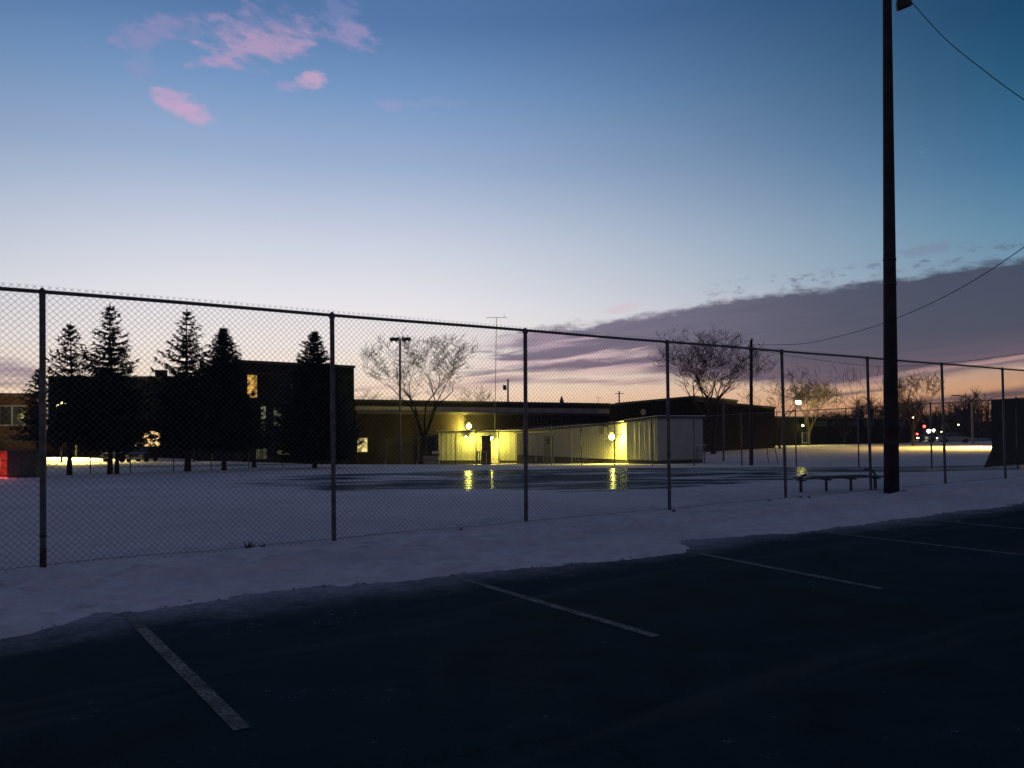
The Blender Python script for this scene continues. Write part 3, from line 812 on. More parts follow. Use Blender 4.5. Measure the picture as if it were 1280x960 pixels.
# low fence in front of the spruces
lowf = thing('low_fence', tuple(G(160, 42)), 'waist-high chain-link fence running past the spruce trunks', 'fence')
tops = []; lfp = [(-60, 38), (20, 40), (113, 42.5), (163, 43), (217, 45), (264, 47), (311, 49), (353, 52), (395, 55), (434, 58)]
LW = []
for px, Y in lfp:
    b = G(px, Y, 585); mb = MB(); mb.tube([b-Vector((0, 0, .1)), b+Vector((0, 0, 1.05))], .03, 6); mb.build('post', M['dark_metal'], lowf)
    LW.append(b)
mb = MB(); mb.tube([b+Vector((0, 0, 1.03)) for b in LW], .018, 5); mb.build('top_rail', M['dark_metal'], lowf)
mb = MB()
for a, b in zip(LW[:-1], LW[1:]):
    ln = (b-a).length; n = int(ln/.12)
    for fam in (1, -1):
        for k in range(-9, n+9):
            t0 = k/n; t1 = (k+fam*1.0/.12)/n
            if 0 <= t0 <= 1 and 0 <= t1 <= 1:
                mb.tube([a.lerp(b, t0)+Vector((0, 0, .02)), a.lerp(b, t1)+Vector((0, 0, 1.02))], .0018, 3, False)
mb.build('chain_mesh', M['galv'], lowf)

# ------------------------------------------------------------------ buildings
def frame_of(a, b):                    # a,b: world xy of the front wall's ends (left, right)
    a, b = Vector((a[0], a[1], 0)), Vector((b[0], b[1], 0)); d = (b-a).normalized(); n = Vector((d.y, -d.x, 0))
    if n.dot(a) > 0: n = -n             # n points towards the camera
    return a, b, d, n
def wbox(mb, a, d, n, s0, s1, z0, z1, t0, t1):   # block along the wall: s along d, t outwards (n)
    v = [a+d*s+n*t+Vector((0, 0, z)) for z in (z0, z1) for s, t in ((s0, t0), (s1, t0), (s1, t1), (s0, t1))]
    return mb.add(v, [(0, 3, 2, 1), (4, 5, 6, 7), (0, 1, 5, 4), (1, 2, 6, 5), (2, 3, 7, 6), (3, 0, 4, 7)])
def wall_hit(px, py, a, n):
    d = ray(px, py); o_ = Vector((0, 0, H)); t = (a-o_).dot(n)/d.dot(n); return o_+d*t
def window(parent, a, d, n, x0, y0, x1, y1, m, label=None, bars=1, proud=.03, fw=.07, name='window', fm=None):
    # the opening is measured by its corners' bearings on the wall plane
    p0, p1 = wall_hit(x0, y1, a, n), wall_hit(x1, y0, a, n)
    s0, s1 = (p0-a).dot(d), (p1-a).dot(d); z0, z1 = p0.z, p1.z
    if s0 > s1: s0, s1 = s1, s0
    mb = MB(); w = fw
    wbox(mb, a, d, n, s0-w, s1+w, z0-w, z0, .004, proud+.03); wbox(mb, a, d, n, s0-w, s1+w, z1, z1+w, .004, proud+.03)
    wbox(mb, a, d, n, s0-w, s0, z0, z1, .004, proud+.03); wbox(mb, a, d, n, s1, s1+w, z0, z1, .004, proud+.03)
    for k in range(1, bars+1):
        c = s0+(s1-s0)*k/(bars+1); wbox(mb, a, d, n, c-w/2, c+w/2, z0, z1, .004, proud+.025)
    f = mb.build(name, fm or M['white'], parent); tag(f, label)
    mb = MB(); wbox(mb, a, d, n, s0, s1, z0, z1, -.01, proud); mb.build('pane', m, f)
    return f
VB = -Vector((.82, .572, 0)).cross(Vector((0, 0, 1)))

def building(name, label, cat, L_, Rr, ztop_l, zb, depth, wallm, parapet=.25, group=None, ztop_r=None):
    a, b, d, n = frame_of(L_, Rr); ln = (b-a).length
    zr = ztop_r if ztop_r is not None else ztop_l
    e = thing(name, (a.x, a.y, zb), label, cat, group)
    mb = MB()
    v = [a+Vector((0, 0, zb)), b+Vector((0, 0, zb)), b-n*depth+Vector((0, 0, zb)), a-n*depth+Vector((0, 0, zb)),
         a+Vector((0, 0, ztop_l)), b+Vector((0, 0, zr)), b-n*depth+Vector((0, 0, zr)), a-n*depth+Vector((0, 0, ztop_l))]
    mb.add(v, [(0, 3, 2, 1), (4, 5, 6, 7), (0, 1, 5, 4), (1, 2, 6, 5), (2, 3, 7, 6), (3, 0, 4, 7)])
    mb.build('wall', wallm, e)
    mb = MB(); o_ = .12
    A, B = a-d*o_+n*o_, b+d*o_+n*o_; A2, B2 = a-d*o_-n*(depth+o_), b+d*o_-n*(depth+o_)
    lo, hi = .003, parapet
    v = [p+Vector((0, 0, z+q)) for q in (lo, hi) for p, z in ((A, ztop_l), (B, zr), (B2, zr), (A2, ztop_l))]
    mb.add(v, [(0, 3, 2, 1), (4, 5, 6, 7), (0, 1, 5, 4), (1, 2, 6, 5), (2, 3, 7, 6), (3, 0, 4, 7)])
    mb.build('roof', M['roof'], e)
    return e, a, b, d, n

# tall block behind the spruces
def xy(px, Y): p = P(px, 540, Y); return (p.x, p.y)
Lp, Rp = xy(302, 76), xy(443, 83.5)
zt1 = P(302, 450, 76).z-.25
blk, a, b, d, n = building('school_block', 'tall flat-roofed dark school block with an amber stairwell window behind the spruces', 'building', Lp, Rp, zt1, -4.5, 14, M['panel_dark'])
window(blk, a, d, n, 309, 469, 321, 497, M['win_amber'], 'tall amber lit stairwell window', 0, fm=M['dark_metal'], fw=.05)
window(blk, a, d, n, 326, 508, 332, 524, M['win_dim'], 'narrow dim lit pane', 0, fm=M['dark_metal'], fw=.05)
window(blk, a, d, n, 326, 527, 333, 545, M['win_dim'], 'narrow dim lit pane', 0, fm=M['dark_metal'], fw=.05)
window(blk, a, d, n, 342, 510, 352, 532, M['win_green'], None, 1, fm=M['dark_metal'], fw=.05)
window(blk, a, d, n, 316, 556, 333, 574, M['win_green'], 'dim greenish entrance glazing', 2, fm=M['dark_metal'], fw=.05)
window(blk, a, d, n, 347, 557, 362, 574, M['win_green'], 'dim greenish entrance glazing', 1, fm=M['dark_metal'], fw=.05)
mb = MB(); wbox(mb, a, d, n, 4.9, 5.1, -2, zt1-.2, .004, .05); wbox(mb, a, d, n, .0, (b-a).length, zt1-1.0, zt1-.9, .004, .04); mb.build('trim', M['roof'], blk)
# wing between, set back
wing, a, b, d, n = building('school_wing', 'low dark school wing with a warm lit window, seen between the spruce trunks', 'building', xy(60, 96), xy(310, 98), P(180, 470, 96).z-.2, -4.5, 16, M['panel_dark'])
window(wing, a, d, n, 165, 539, 200, 558, M['win_warm'], 'warm lit classroom window', 2, fw=.08, fm=M['brick'])
window(wing, a, d, n, 262, 510, 274, 527, M['win_warm'], 'small orange lit window', 0, fm=M['dark_metal'])
window(wing, a, d, n, 298, 558, 312, 574, M['win_dim'], None, 1, fm=M['dark_metal'])
mb = MB(); pz = wall_hit(190, 468, a, n); sv = (pz-a).dot(d); wbox(mb, a, d, n, sv-.7, sv+.5, wing.children[0].data.vertices[4].co.z+wing.location.z+.25, wing.children[0].data.vertices[4].co.z+wing.location.z+1.0, -4, -3); mb.build('roof_vent', M['roof'], wing)
# brick wing at far left
bw, a, b, d, n = building('brick_wing', 'two-storey brick wing with white-framed dark windows at the left edge', 'building', xy(-160, 78), xy(47, 86), P(0, 489, 80).z-.2, -4.5, 12, M['brick'])
window(bw, a, d, n, -30, 508, -6, 531, M['glass'], None, 1, fw=.09)
window(bw, a, d, n, 0, 508, 14, 531, M['glass'], None, 0, fw=.09)
window(bw, a, d, n, 16, 508, 30, 531, M['glass'], None, 0, fw=.09)
mb = MB(); zz = wall_hit(20, 551, a, n).z; wbox(mb, a, d, n, 0, (b-a).length, zz-.15, zz+.15, .004, .35); mb.build('canopy', M['roof'], bw)
# lit brick wall segment right of it (ground storey seen under the first spruce)
sg, a, b, d, n = building('link_building', 'low brick link building lit warm yellow along its foot, behind the first spruce', 'building', xy(48, 89), xy(136, 91), P(90, 548, 90).z, -4.5, 4, M['brick'])

# long low main school
Lp, Rp = xy(444, 86), xy(762, 107)
z1 = P(444, 499, 86).z-.25; z2 = P(762, 504, 107).z-.25
main, a, b, d, n = building('school_building', 'long low school building with a pale fascia strip behind the portable classrooms', 'building', Lp, Rp, z1, -4.5, 18, M['panel_green'], ztop_r=z2)
ln = (b-a).length
def band(parent, name, m, yl, yr, hl, t=.2, s_a=0., s_b=1.):
    p0 = wall_hit(444, yl, a, n); p1 = wall_hit(762, yr, a, n); mb = MB()
    za, zb_ = p0.z+(p1.z-p0.z)*s_a, p0.z+(p1.z-p0.z)*s_b
    q = [a+d*ln*s_a+n*.004+Vector((0, 0, za)), a+d*ln*s_b+n*.004+Vector((0, 0, zb_))]
    v = []
    for dz_ in (-hl, 0):
        for tt in (0, t):
            v += [q[0]+n*tt+Vector((0, 0, dz_)), q[1]+n*tt+Vector((0, 0, dz_))]
    mb.add(v, [(0, 1, 3, 2), (4, 6, 7, 5), (0, 4, 5, 1), (2, 3, 7, 6), (0, 2, 6, 4), (1, 5, 7, 3)]); return mb.build(name, m, parent)
band(main, 'fascia', M['fascia'], 507.5, 511, .62, .06)
band(main, 'canopy_edge', M['roof'], 514, 517, .28, .5)
window(main, a, d, n, 446.5, 547.5, 459, 565, M['win_yel'], 'lit ground floor window', 0, fm=M['dark_metal'], fw=.06)
for x0 in (655, 672, 690, 712):
    window(main, a, d, n, x0, 524, x0+11, 529, M['glass'], None, 0, fw=.08, fm=M['roof'])
MW = (a.copy(), d.copy(), n.copy())
# right hand hall
Lp, Rp = xy(771, 93), xy(868, 88)
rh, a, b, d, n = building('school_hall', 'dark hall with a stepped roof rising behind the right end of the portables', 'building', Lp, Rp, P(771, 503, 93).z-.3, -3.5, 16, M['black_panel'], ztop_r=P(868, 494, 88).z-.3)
mb = MB(); c = wall_hit(805, 515, a, n); mb.tube([c+n*.1, c+n*.25], .35, 12); mb.build('wall_dish', M['plastic'], rh)
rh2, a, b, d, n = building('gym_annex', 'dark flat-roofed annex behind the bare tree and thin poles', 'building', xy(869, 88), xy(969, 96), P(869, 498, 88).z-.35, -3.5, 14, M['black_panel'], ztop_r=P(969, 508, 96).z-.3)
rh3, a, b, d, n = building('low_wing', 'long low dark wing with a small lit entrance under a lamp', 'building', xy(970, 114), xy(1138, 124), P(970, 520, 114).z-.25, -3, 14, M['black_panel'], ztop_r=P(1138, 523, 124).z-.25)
window(rh3, a, d, n, 1003, 541, 1009, 553, M['glass'], 'dark entrance door with a self-glowing frame under the lamp', 0, fm=M['win_dim'], name='door', fw=.12)  # the frame itself emits, imitating light around the doorway
for x0 in (1020, 1040, 1060, 1080, 1120):
    window(rh3, a, d, n, x0, 527, x0+12, 532, M['glass'], None, 0, fm=M['roof'])
entr = (a.copy(), d.copy(), n.copy())
for (px, y0, Y, lab) in [(1008, 555, 1, None)]: pass

# portable classrooms with ribbed siding
def ribbed(mb, a, d, n, s0, s1, z0, z1, pitch=.3, dep=.045):
    s = s0; prof = []
    while s < s1-.01:
        for q, t in ((0, 0), (.15, 0), (.2, dep), (.25, dep), (.3, 0)):
            if s+q*pitch/.3 < s1: prof.append((s+q*pitch/.3, t))
        s += pitch
    prof.append((s1, 0))
    v = []; f = []
    for s_, t in prof:
        v += [a+d*s_+n*t+Vector((0, 0, z0)), a+d*s_+n*t+Vector((0, 0, z1))]
    for i in range(len(prof)-1): f.append((2*i, 2*i+2, 2*i+3, 2*i+1))
    mb.add(v, f)
def portable(label, pl, pr, ztl, ztr, depth, m, ribs=True, name='portable_classroom', group='portable classrooms'):
    a, b, d, n = frame_of(pl, pr); ln = (b-a).length
    g = min(gnd(a.x, a.y), gnd(b.x, b.y)); gl, gr = gnd(a.x, a.y), gnd(b.x, b.y)
    e = thing(name, (a.x, a.y, g), label, 'portable classroom', group)
    zf = max(gl, gr)+.3
    mb = MB(); wbox(mb, a, d, n, 0, ln, zf, min(ztl, ztr)-.05, -depth, -.004)
    v = [a+Vector((0, 0, min(ztl, ztr)-.05)), b+Vector((0, 0, min(ztl, ztr)-.05)), b+Vector((0, 0, ztr)), a+Vector((0, 0, ztl))]
    v = [q-n*.004 for q in v]; v += [q-n*(depth-.004) for q in v]
    mb.add(v, [(0, 1, 2, 3), (7, 6, 5, 4), (3, 2, 6, 7), (0, 3, 7, 4), (1, 5, 6, 2)])
    ribbed(mb, a, d, n, 0, ln, zf, min(ztl, ztr)-.05, .3 if ribs else .6, .045 if ribs else .02)
    mb.build('wall', m, e)
    mb = MB(); wbox(mb, a, d, n, .02, ln-.02, g-.6, zf-.003, -depth+.05, -.06); mb.build('skirt', M['skirt'], e)
    mb = MB(); o_ = .18
    A, B = a-d*o_+n*o_, b+d*o_+n*o_; A2, B2 = a-d*o_-n*(depth+o_), b+d*o_-n*(depth+o_)
    v = [p+Vector((0, 0, z+q)) for q in (.004, .17) for p, z in ((A, ztl), (B, ztr), (B2, ztr), (A2, ztl))]
    mb.add(v, [(0, 3, 2, 1), (4, 5, 6, 7), (0, 1, 5, 4), (1, 2, 6, 5), (2, 3, 7, 6), (3, 0, 4, 7)]); r_ = mb.build('roof', M['roof'], e)
    mb = MB(); v = [p+Vector((0, 0, z+q)) for q in (.174, .22) for p, z in ((A, ztl), (B, ztr), (B2, ztr), (A2, ztl))]
    mb.add(v, [(0, 3, 2, 1), (4, 5, 6, 7), (0, 1, 5, 4), (1, 2, 6, 5), (2, 3, 7, 6), (3, 0, 4, 7)]); mb.build('roof_snow', M['snow_cap'], r_)
    return e, a, b, d, n
# right module, closest
pr_R = xy(822, 59.5); pr_M = xy(784, 62.8)
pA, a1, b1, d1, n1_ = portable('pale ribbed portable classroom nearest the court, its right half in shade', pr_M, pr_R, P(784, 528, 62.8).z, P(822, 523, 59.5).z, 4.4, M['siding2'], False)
mb = MB(); wbox(mb, a1, d1, n1_, -.003-.06, .06, P(784, 579, 62.8).z+.2, P(784, 529, 62.8).z, .003, .06); mb.build('corner_trim', M['white'], pA)
for s_ in (1.6, 3.2):
    mb = MB(); wbox(mb, a1, d1, n1_, s_, s_+.05, P(784, 579, 62.8).z+.3, P(784, 529, 62.8).z-.05, .022, .035); mb.build('seam_strip', M['siding2'], pA)
# middle module set back a little
off_ = -n1_*.9
qL = xy(645, 82); qR = Vector((a1.x, a1.y, 0))+off_
pB, a2, b2, d2, n2_ = portable('ribbed portable classroom with a grey door, floodlit yellow at its right end', qL, (qR.x, qR.y), P(645, 541, 82).z, P(784, 528.5, 63.5).z, 6, M['siding'], True)
window(pB, a2, d2, n2_, 680, 544.5, 692, 578, M['door'], 'grey two-panel door', 0, fm=M['siding2'], name='door', fw=.08, proud=.02)
pdr = wall_hit(686, 549, a2, n2_); mb = MB(); s_ = (pdr-a2).dot(d2); wbox(mb, a2, d2, n2_, s_-.3, s_+.3, pdr.z-.5, pdr.z+.1, .034, .04); mb.build('door_window', M['glass'], [c for c in pB.children if c.name.startswith('door')][0])
mb = MB(); s_ = (wall_hit(686, 579, a2, n2_)-a2).dot(d2); zf_ = wall_hit(686, 578, a2, n2_).z
for k in range(3): wbox(mb, a2, d2, n2_, s_-.8, s_+.8, zf_-.16*(k+1)-.3*(k == 2), zf_-.16*k-.01, .05+.3*k, .35+.3*k)
mb.build('steps', M['wood'], pB)
mb = MB(); c = wall_hit(757, 538, a2, n2_); s_ = (c-a2).dot(d2); wbox(mb, a2, d2, n2_, s_-.35, s_+.35, c.z-.3, c.z+.3, .05, .4); mb.build('vent_hood', M['plastic'], pB)
for px in (671, 716):
    mb = MB(); c0 = wall_hit(px, 577, a2, n2_); c1 = wall_hit(px, 542 if px < 700 else 538, a2, n2_); mb.tube([c0+n2_*.08, c1+n2_*.08], .04, 6); mb.build('downpipe', M['white'], pB)
# left module, behind
pC, a3, b3, d3, n3_ = portable('dull green portable classroom under the brightest lamp, left of the others', xy(548, 88), xy(650, 85), P(548, 541, 88).z, P(650, 540, 85).z, 9, M['siding2'], False)
# vestibule with the lit doorway
vA, vB_ = xy(602, 82.2), xy(613, 82.2)
ve, a4, b4, d4, n4_ = building('porch', 'narrow dark timber porch beside the lit doorway of the left portable', 'porch', vA, vB_, P(607, 546, 82.2).z, gnd(*vA)-.2, 2.4, M['wood'], .1)
window(pC, a3, d3, n3_, 613.5, 549, 623.5, 578, M['white'], 'yellow-lit pale door', 0, fm=M['white'], name='door', fw=.08, proud=.02)
# slatted board leaning beside it
g0 = G(601, 81.5); e = thing('slatted_gate', tuple(g0), 'slatted pale gate panel glowing orange beside the porch of the left portable', 'gate')
mb = MB()
for k in range(5): mb.box((g0.x-.35+k*.2, g0.y, g0.z+.85), (.08, .03, 1.2))
mb.build('slats', M['wood'], e)
mb = MB(); mb.box((g0.x+.05, g0.y+.035, g0.z+1.38), (1.05, .03, .08)); mb.box((g0.x+.05, g0.y+.035, g0.z+.32), (1.05, .03, .08)); mb.box((g0.x-.44, g0.y+.035, g0.z+.75), (.07, .03, 1.4)); mb.box((g0.x+.56, g0.y+.035, g0.z+.75), (.07, .03, 1.4)); mb.build('frame', M['white'], e)

# bench-like items and sign by the left portable
def low_bench(px, Y, w, label):
    g = G(px, Y, 582); e = thing('bench', tuple(g), label, 'bench', 'benches by the far fence')
    mb = MB(); mb.box((g.x, g.y, g.z+.46), (w, .35, .06)); mb.build('seat', M['wood'], e)
    for sx in (-1, 1):
        mb = MB(); mb.box((g.x+sx*(w/2-.15), g.y, g.z+.2), (.08, .3, .45)); mb.build('leg', M['dark_metal'], e)
low_bench(534, 72, 2.2, 'low wooden bench by the far fence, right of the sports light mast')
low_bench(492, 69, 1.8, 'low dark bench at the foot of the sports light mast')
g = G(545, 80); e = thing('notice_board', tuple(g), 'small pale blank notice board on posts left of the green portable', 'sign')
zc = P(545, 565.5, 80).z
mb = MB(); mb.box((g.x, g.y, zc), (.75, .04, .26)); mb.build('board', M['white'], e)
for sx in (-.3, .3):
    mb = MB(); mb.box((g.x+sx, g.y+.05, (zc+g.z)/2), (.06, .05, zc-g.z)); mb.build('post', M['wood'], e)
g = G(539, 79.5); e = MB(); e.box((g.x, g.y, g.z+.45), (1.5, 1.0, .95)); e.box((g.x, g.y, g.z+.98), (1.6, 1.1, .06)); 
tag(e.build('salt_bin', M['plastic']), 'grey lidded bin standing under the small notice board', 'bin')
# stacked rack by right end of portable
g = G(876, 60); e = thing('ladder_rack', tuple(g), 'small white pipe ladder frame standing at the right end of the portables', 'frame')
for sx in (-.28, .28):
    mb = MB(); mb.tube([(g.x+sx, g.y, g.z-.05), (g.x+sx, g.y, g.z+1.35)], .035, 6); mb.build('leg', M['wood'], e)
mb = MB()
for k in range(4): mb.box((g.x, g.y, g.z+.3+k*.33), (.56, .05, .05))
mb.build('rungs', M['plastic'], e)
mb = MB(); mb.box((g.x, g.y, g.z+1.37), (.75, .3, .05)); mb.build('top_board', M['snow_cap'], e)

# ------------------------------------------------------------------ lamps
def wall_lamp(name, pos, label, power, m, r=.13, arm=None, n=None, group='yellow lamps on the buildings', rad=.12):
    e = thing(name, tuple(pos), label, 'lamp', group)
    mb = MB(); mb.box(pos+Vector((0, 0, r*1.5)), (.36, .3, .1)); mb.box(pos+Vector((0, .16, r*.6)), (.3, .06, .3)); mb.build('housing', M['dark_metal'], e)
    mb = MB(); mb.ball(pos, r, 12, 8, 1.); mb.build('lens', m, e, True)
    if arm is not None: mb = MB(); mb.tube(arm, .04, 6); mb.build('bracket', M['dark_metal'], e)
    l = light('bulb', pos-Vector((0, r*1.4, r*.3)), SOD, power, e, rad)
    return e
p = wall_hit(582, 533, MW[0], MW[2])+MW[2]*.7
wall_lamp('floodlight', p, 'brightest yellow lamp, on the school wall above the roof of the green portable', 3200, M['lamp'], .27, [p+Vector((0, 0, .2)), p-MW[2]*.7+Vector((0, 0, .2))])
p = wall_hit(586, 546, a3, n3_)+n3_*.8  # added lamp: spreads the brightest lamp's glow down over the portable wall
wall_lamp('wall_lamp', p, 'small added yellow lamp on the green portable wall, widening the glow under the brightest lamp', 800, M['lamp2'], .10, [p+Vector((0, .1, .1)), p-n3_*.8+Vector((0, 0, .1))])
p = wall_hit(618.5, 547.5, a3, n3_)+n3_*1.1
wall_lamp('door_lamp', p, 'yellow lamp directly above the lit door of the green portable', 1000, M['lamp2'], .17)
p = wall_hit(777, 546, a2, n2_)+n2_*.95
wall_lamp('wall_lamp', p, 'yellow lamp on the ribbed wall near the portable corner', 1500, M['lamp'], .22, [p+Vector((0, .1, .15)), p-n2_*.95+Vector((0, 0, .15))])
# lamps on the right
g = G(999, 108); zl = P(999, 503, 108).z
e = thing('street_lamp', tuple(g), 'bright yellow street lamp glowing among bare twigs over the low dark wing', 'street lamp')
mb = MB(); mb.tube([g+Vector((1.2, .2, -.1)), (g.x+1.2, g.y+.2, zl+.3), (g.x+.1, g.y+.1, zl+.45)], .07, 6); mb.build('pole', M['dark_metal'], e)
mb = MB(); mb.box((g.x, g.y, zl+.3), (.7, .35, .15)); mb.build('head', M['dark_metal'], e)
mb = MB(); mb.ball((g.x, g.y, zl), .36, 12, 8, .8); mb.build('lens', M['lamp'], e, True)
light('bulb', (g.x, g.y-.3, zl-.1), (1., .76, .14), 3500, e, .3)
a, d, n = entr; p = wall_hit(1000.5, 532, a, n)+n*.5
wall_lamp('entrance_lamp', p, 'small yellow lamp above the entrance of the low dark wing', 90, M['lamp2'], .14)
# lit street lamp (pole seen, heads seen against the sky)
g = G(1216, 108); zt_ = P(1216, 503, 108).z
e = thing('street_lamp', tuple(g), 'slim pale lamp post with a long curved arm above the yellow-lit snow', 'street lamp')
mb = MB(); mb.tube([g-Vector((0, 0, .1)), (g.x, g.y, zt_)], [.16, .11], 8); mb.build('pole', M['plastic'], e)
a0 = Vector((g.x, g.y, zt_)); mb = MB(); q1 = P(1211, 498, 108); q2 = P(1203, 495, 108); q3 = P(1197, 494.5, 107); mb.tube([a0, q1, q2, q3], [.08, .07, .06, .05], 6); mb.build('arm', M['dark_metal'], e)
mb = MB(); mb.box(q3+Vector((-.3, 0, 0)), (.9, .35, .14)); mb.build('head', M['dark_metal'], e)
# second, lit, hidden behind the windscreen
for (px, Y, pw, lab) in [(1277, 83, 34000, 'lit street lamp half hidden behind the dark windscreen, lighting the snow yellow'), ]:
    g = G(px, Y); e = thing('street_lamp', tuple(g), lab, 'street lamp'); zt_ = P(px, 507, Y).z
    mb = MB(); mb.tube([g-Vector((0, 0, .1)), (g.x, g.y, zt_+.3)], [.16, .11], 8); mb.build('pole', M['plastic'], e)
    mb = MB(); mb.box((g.x-1., g.y, zt_+.2), (2.4, .3, .12)); mb.build('head', M['dark_metal'], e)
    mb = MB(); mb.ball((g.x-1.9, g.y, zt_+.05), .22, 10, 6, .6); mb.build('lens', M['lamp'], e)
    light('bulb', (g.x-1.9, g.y-.2, zt_-.2), (1., .60, .12), pw, e, .2, 'SPOT', 158, (-.25, .1, -1))
# car-park lamp on the left, showing through the spruce
g = G(77, 69); zl = P(77, 507, 69).z
e = thing('street_lamp', tuple(g), 'yellow lamp on a post glowing through the first spruce', 'street lamp')
mb = MB(); mb.tube([g-Vector((0, 0, .1)), (g.x, g.y, zl+.2)], .08, 6); mb.build('pole', M['dark_metal'], e)
mb = MB(); mb.box((g.x, g.y, zl+.35), (.8, .5, .14)); mb.build('head', M['dark_metal'], e)
mb = MB(); mb.ball((g.x, g.y, zl), .42, 12, 8, .9); mb.build('lens', M['lamp2'], e)
light('bulb', (g.x, g.y+.2, zl-.2), (1., .76, .22), 30000, e, .2, 'SPOT', 134, (-.1, .1, -1))
g = G(95, 83); zl = P(95, 525, 83).z
e = thing('street_lamp', tuple(g), 'fainter yellow lamp glimmering right of the brighter one behind the first spruce', 'street lamp')
mb = MB(); mb.tube([g-Vector((0, 0, .1)), (g.x, g.y, zl+.2)], .08, 6); mb.build('pole', M['dark_metal'], e)
mb = MB(); mb.box((g.x, g.y, zl+.3), (.8, .5, .12)); mb.build('head', M['dark_metal'], e)
mb = MB(); mb.ball((g.x, g.y, zl), .24, 12, 8, .9); mb.build('lens', M['lamp2'], e)
light('bulb', (g.x, g.y-.2, zl-.3), (1., .76, .22), 20000, e, .2, 'SPOT', 128, (.1, -.45, -1))
g = G(242, 74); zl = P(242, 535.5, 74).z
e = thing('path_lamp', tuple(g), 'small white lamp post glowing right of the third spruce trunk', 'lamp')
mb = MB(); mb.tube([g-Vector((0, 0, .1)), (g.x, g.y, zl-.15)], .05, 6); mb.build('pole', M['dark_metal'], e)
mb = MB(); mb.ball((g.x, g.y, zl), .15, 10, 6); mb.build('globe', M['white_lamp'], e)
light('bulb', (g.x, g.y-.25, zl), (1, .8, .5), 60, e, .1)

# ------------------------------------------------------------------ masts, poles
def mast(name, px, py_top, Y, r, label, cat='pole', m='pole', group=None):
    g = G(px, Y, 580); t = P(px, py_top, Y); e = thing(name, tuple(g), label, cat, group)
    mb = MB(); mb.tube([g-Vector((0, 0, .1)), Vector((g.x+(t.x-g.x)*.5, g.y, (g.z+t.z)/2)), t], [r, r*.85, r*.7], 8); mb.build('shaft', M[m], e, True); return e, g, t
e, g, t = mast('sports_light_mast', 500, 424, 68, .115, 'sports light mast with a cluster of floodlights beside the bare tree', 'light mast', 'galv_post')
mb = MB(); mb.box((t.x, t.y, t.z-.1), (1.2, .07, .07)); mb.build('crossarm', M['dark_metal'], e)
for dx_, s_ in ((-.62, -1), (-.25, -1), (.3, 1), (.68, 1)):
    mb = MB(); c = Vector((t.x+dx_, t.y, t.z+.02)); ax = Vector((s_*.7, -.5, -.4)).normalized(); mb.tube([c-ax*.2, c, c+ax*.2], [.08, .15, .2], 10); mb.build('floodlight', M['dark_metal'], e)
e, g, t = mast('utility_pole', 939, 425, 48, .125, 'bare utility pole with cables, right of the round bare tree', 'pole')
mb = MB(); mb.tube([t-Vector((0, .12, .05)), t+Vector((0, -.12, .1))], .05, 6); mb.build('insulator', M['dark_metal'], e)
e, g, t = mast('utility_pole', 635, 474, 120, .17, 'distant utility pole with a transformer above the school roof', 'pole')
mb = MB(); mb.tube([t+Vector((-.5, 0, -1.6)), t+Vector((-.5, 0, -.9))], .28, 8); mb.build('transformer', M['dark_metal'], e)
e, g, t = mast('utility_pole', 774, 489, 125, .14, 'short distant pole with a crossarm over the roof notch', 'pole')
mb = MB(); mb.box(t-Vector((0, 0, .4)), (1.4, .1, .1)); mb.build('crossarm', M['dark_metal'], e)
e, g, t = mast('thin_pole', 904.5, 497, 66, .08, 'thin pole standing in the snow in front of the annex under the bare tree', 'pole', 'galv_post')
g = G(618, 92); t = P(620.5, 397, 92)
e = thing('antenna_mast', tuple(g), 'thin tall aerial mast with a small crossbar above the school roof', 'antenna')
mb = MB(); mb.tube([g, t], .035, 5); mb.build('mast', M['galv'], e)
mb = MB(); mb.box(t, (2.4, .04, .04)); 
for k in range(6): mb.box(t+Vector((-1.1+k*.44, 0, 0)), (.03, .6, .03))
mb.box(t+Vector((.9, 0, .2)), (.03, .03, .5)); mb.build('aerial', M['galv'], e)
for px, Y, lean, lab in [(973, 55, -.28, 'leaning thin stake in snow left of the fifth fence post'), (961, 58, -.15, 'faint leaning stake in snow between utility pole and fifth post')]:
    g = G(px, Y, 583); mb = MB(); mb.tube([g-Vector((0, 0, .1)), g+Vector((lean, 0, 1.5))], .03, 5); tag(mb.build('stake', M['wood']), lab, 'stake', 'leaning stakes')
for px, py, Y, lab in [(702, 495, 108, 'tiny pointed roof ventilator on the school roof')]:
    t = P(px, py, Y); mb = MB(); mb.tube([t-Vector((0, 0, 1.2)), t-Vector((0, 0, .6)), t], [.35, .3, .03], 6); tag(mb.build('roof_ventilator', M['dark_metal']), lab, 'ventilator')
for k, (px, py) in enumerate(((748, 497),)):
    t = P(px, py, 112); mb = MB(); mb.tube([t-Vector((0, 0, 1.)), t], .03, 5); mb.box(t, (1., .03, .03)); tag(mb.build('television_aerial', M['dark_metal']), 'tiny television aerial on the school roof left of the notch', 'antenna')

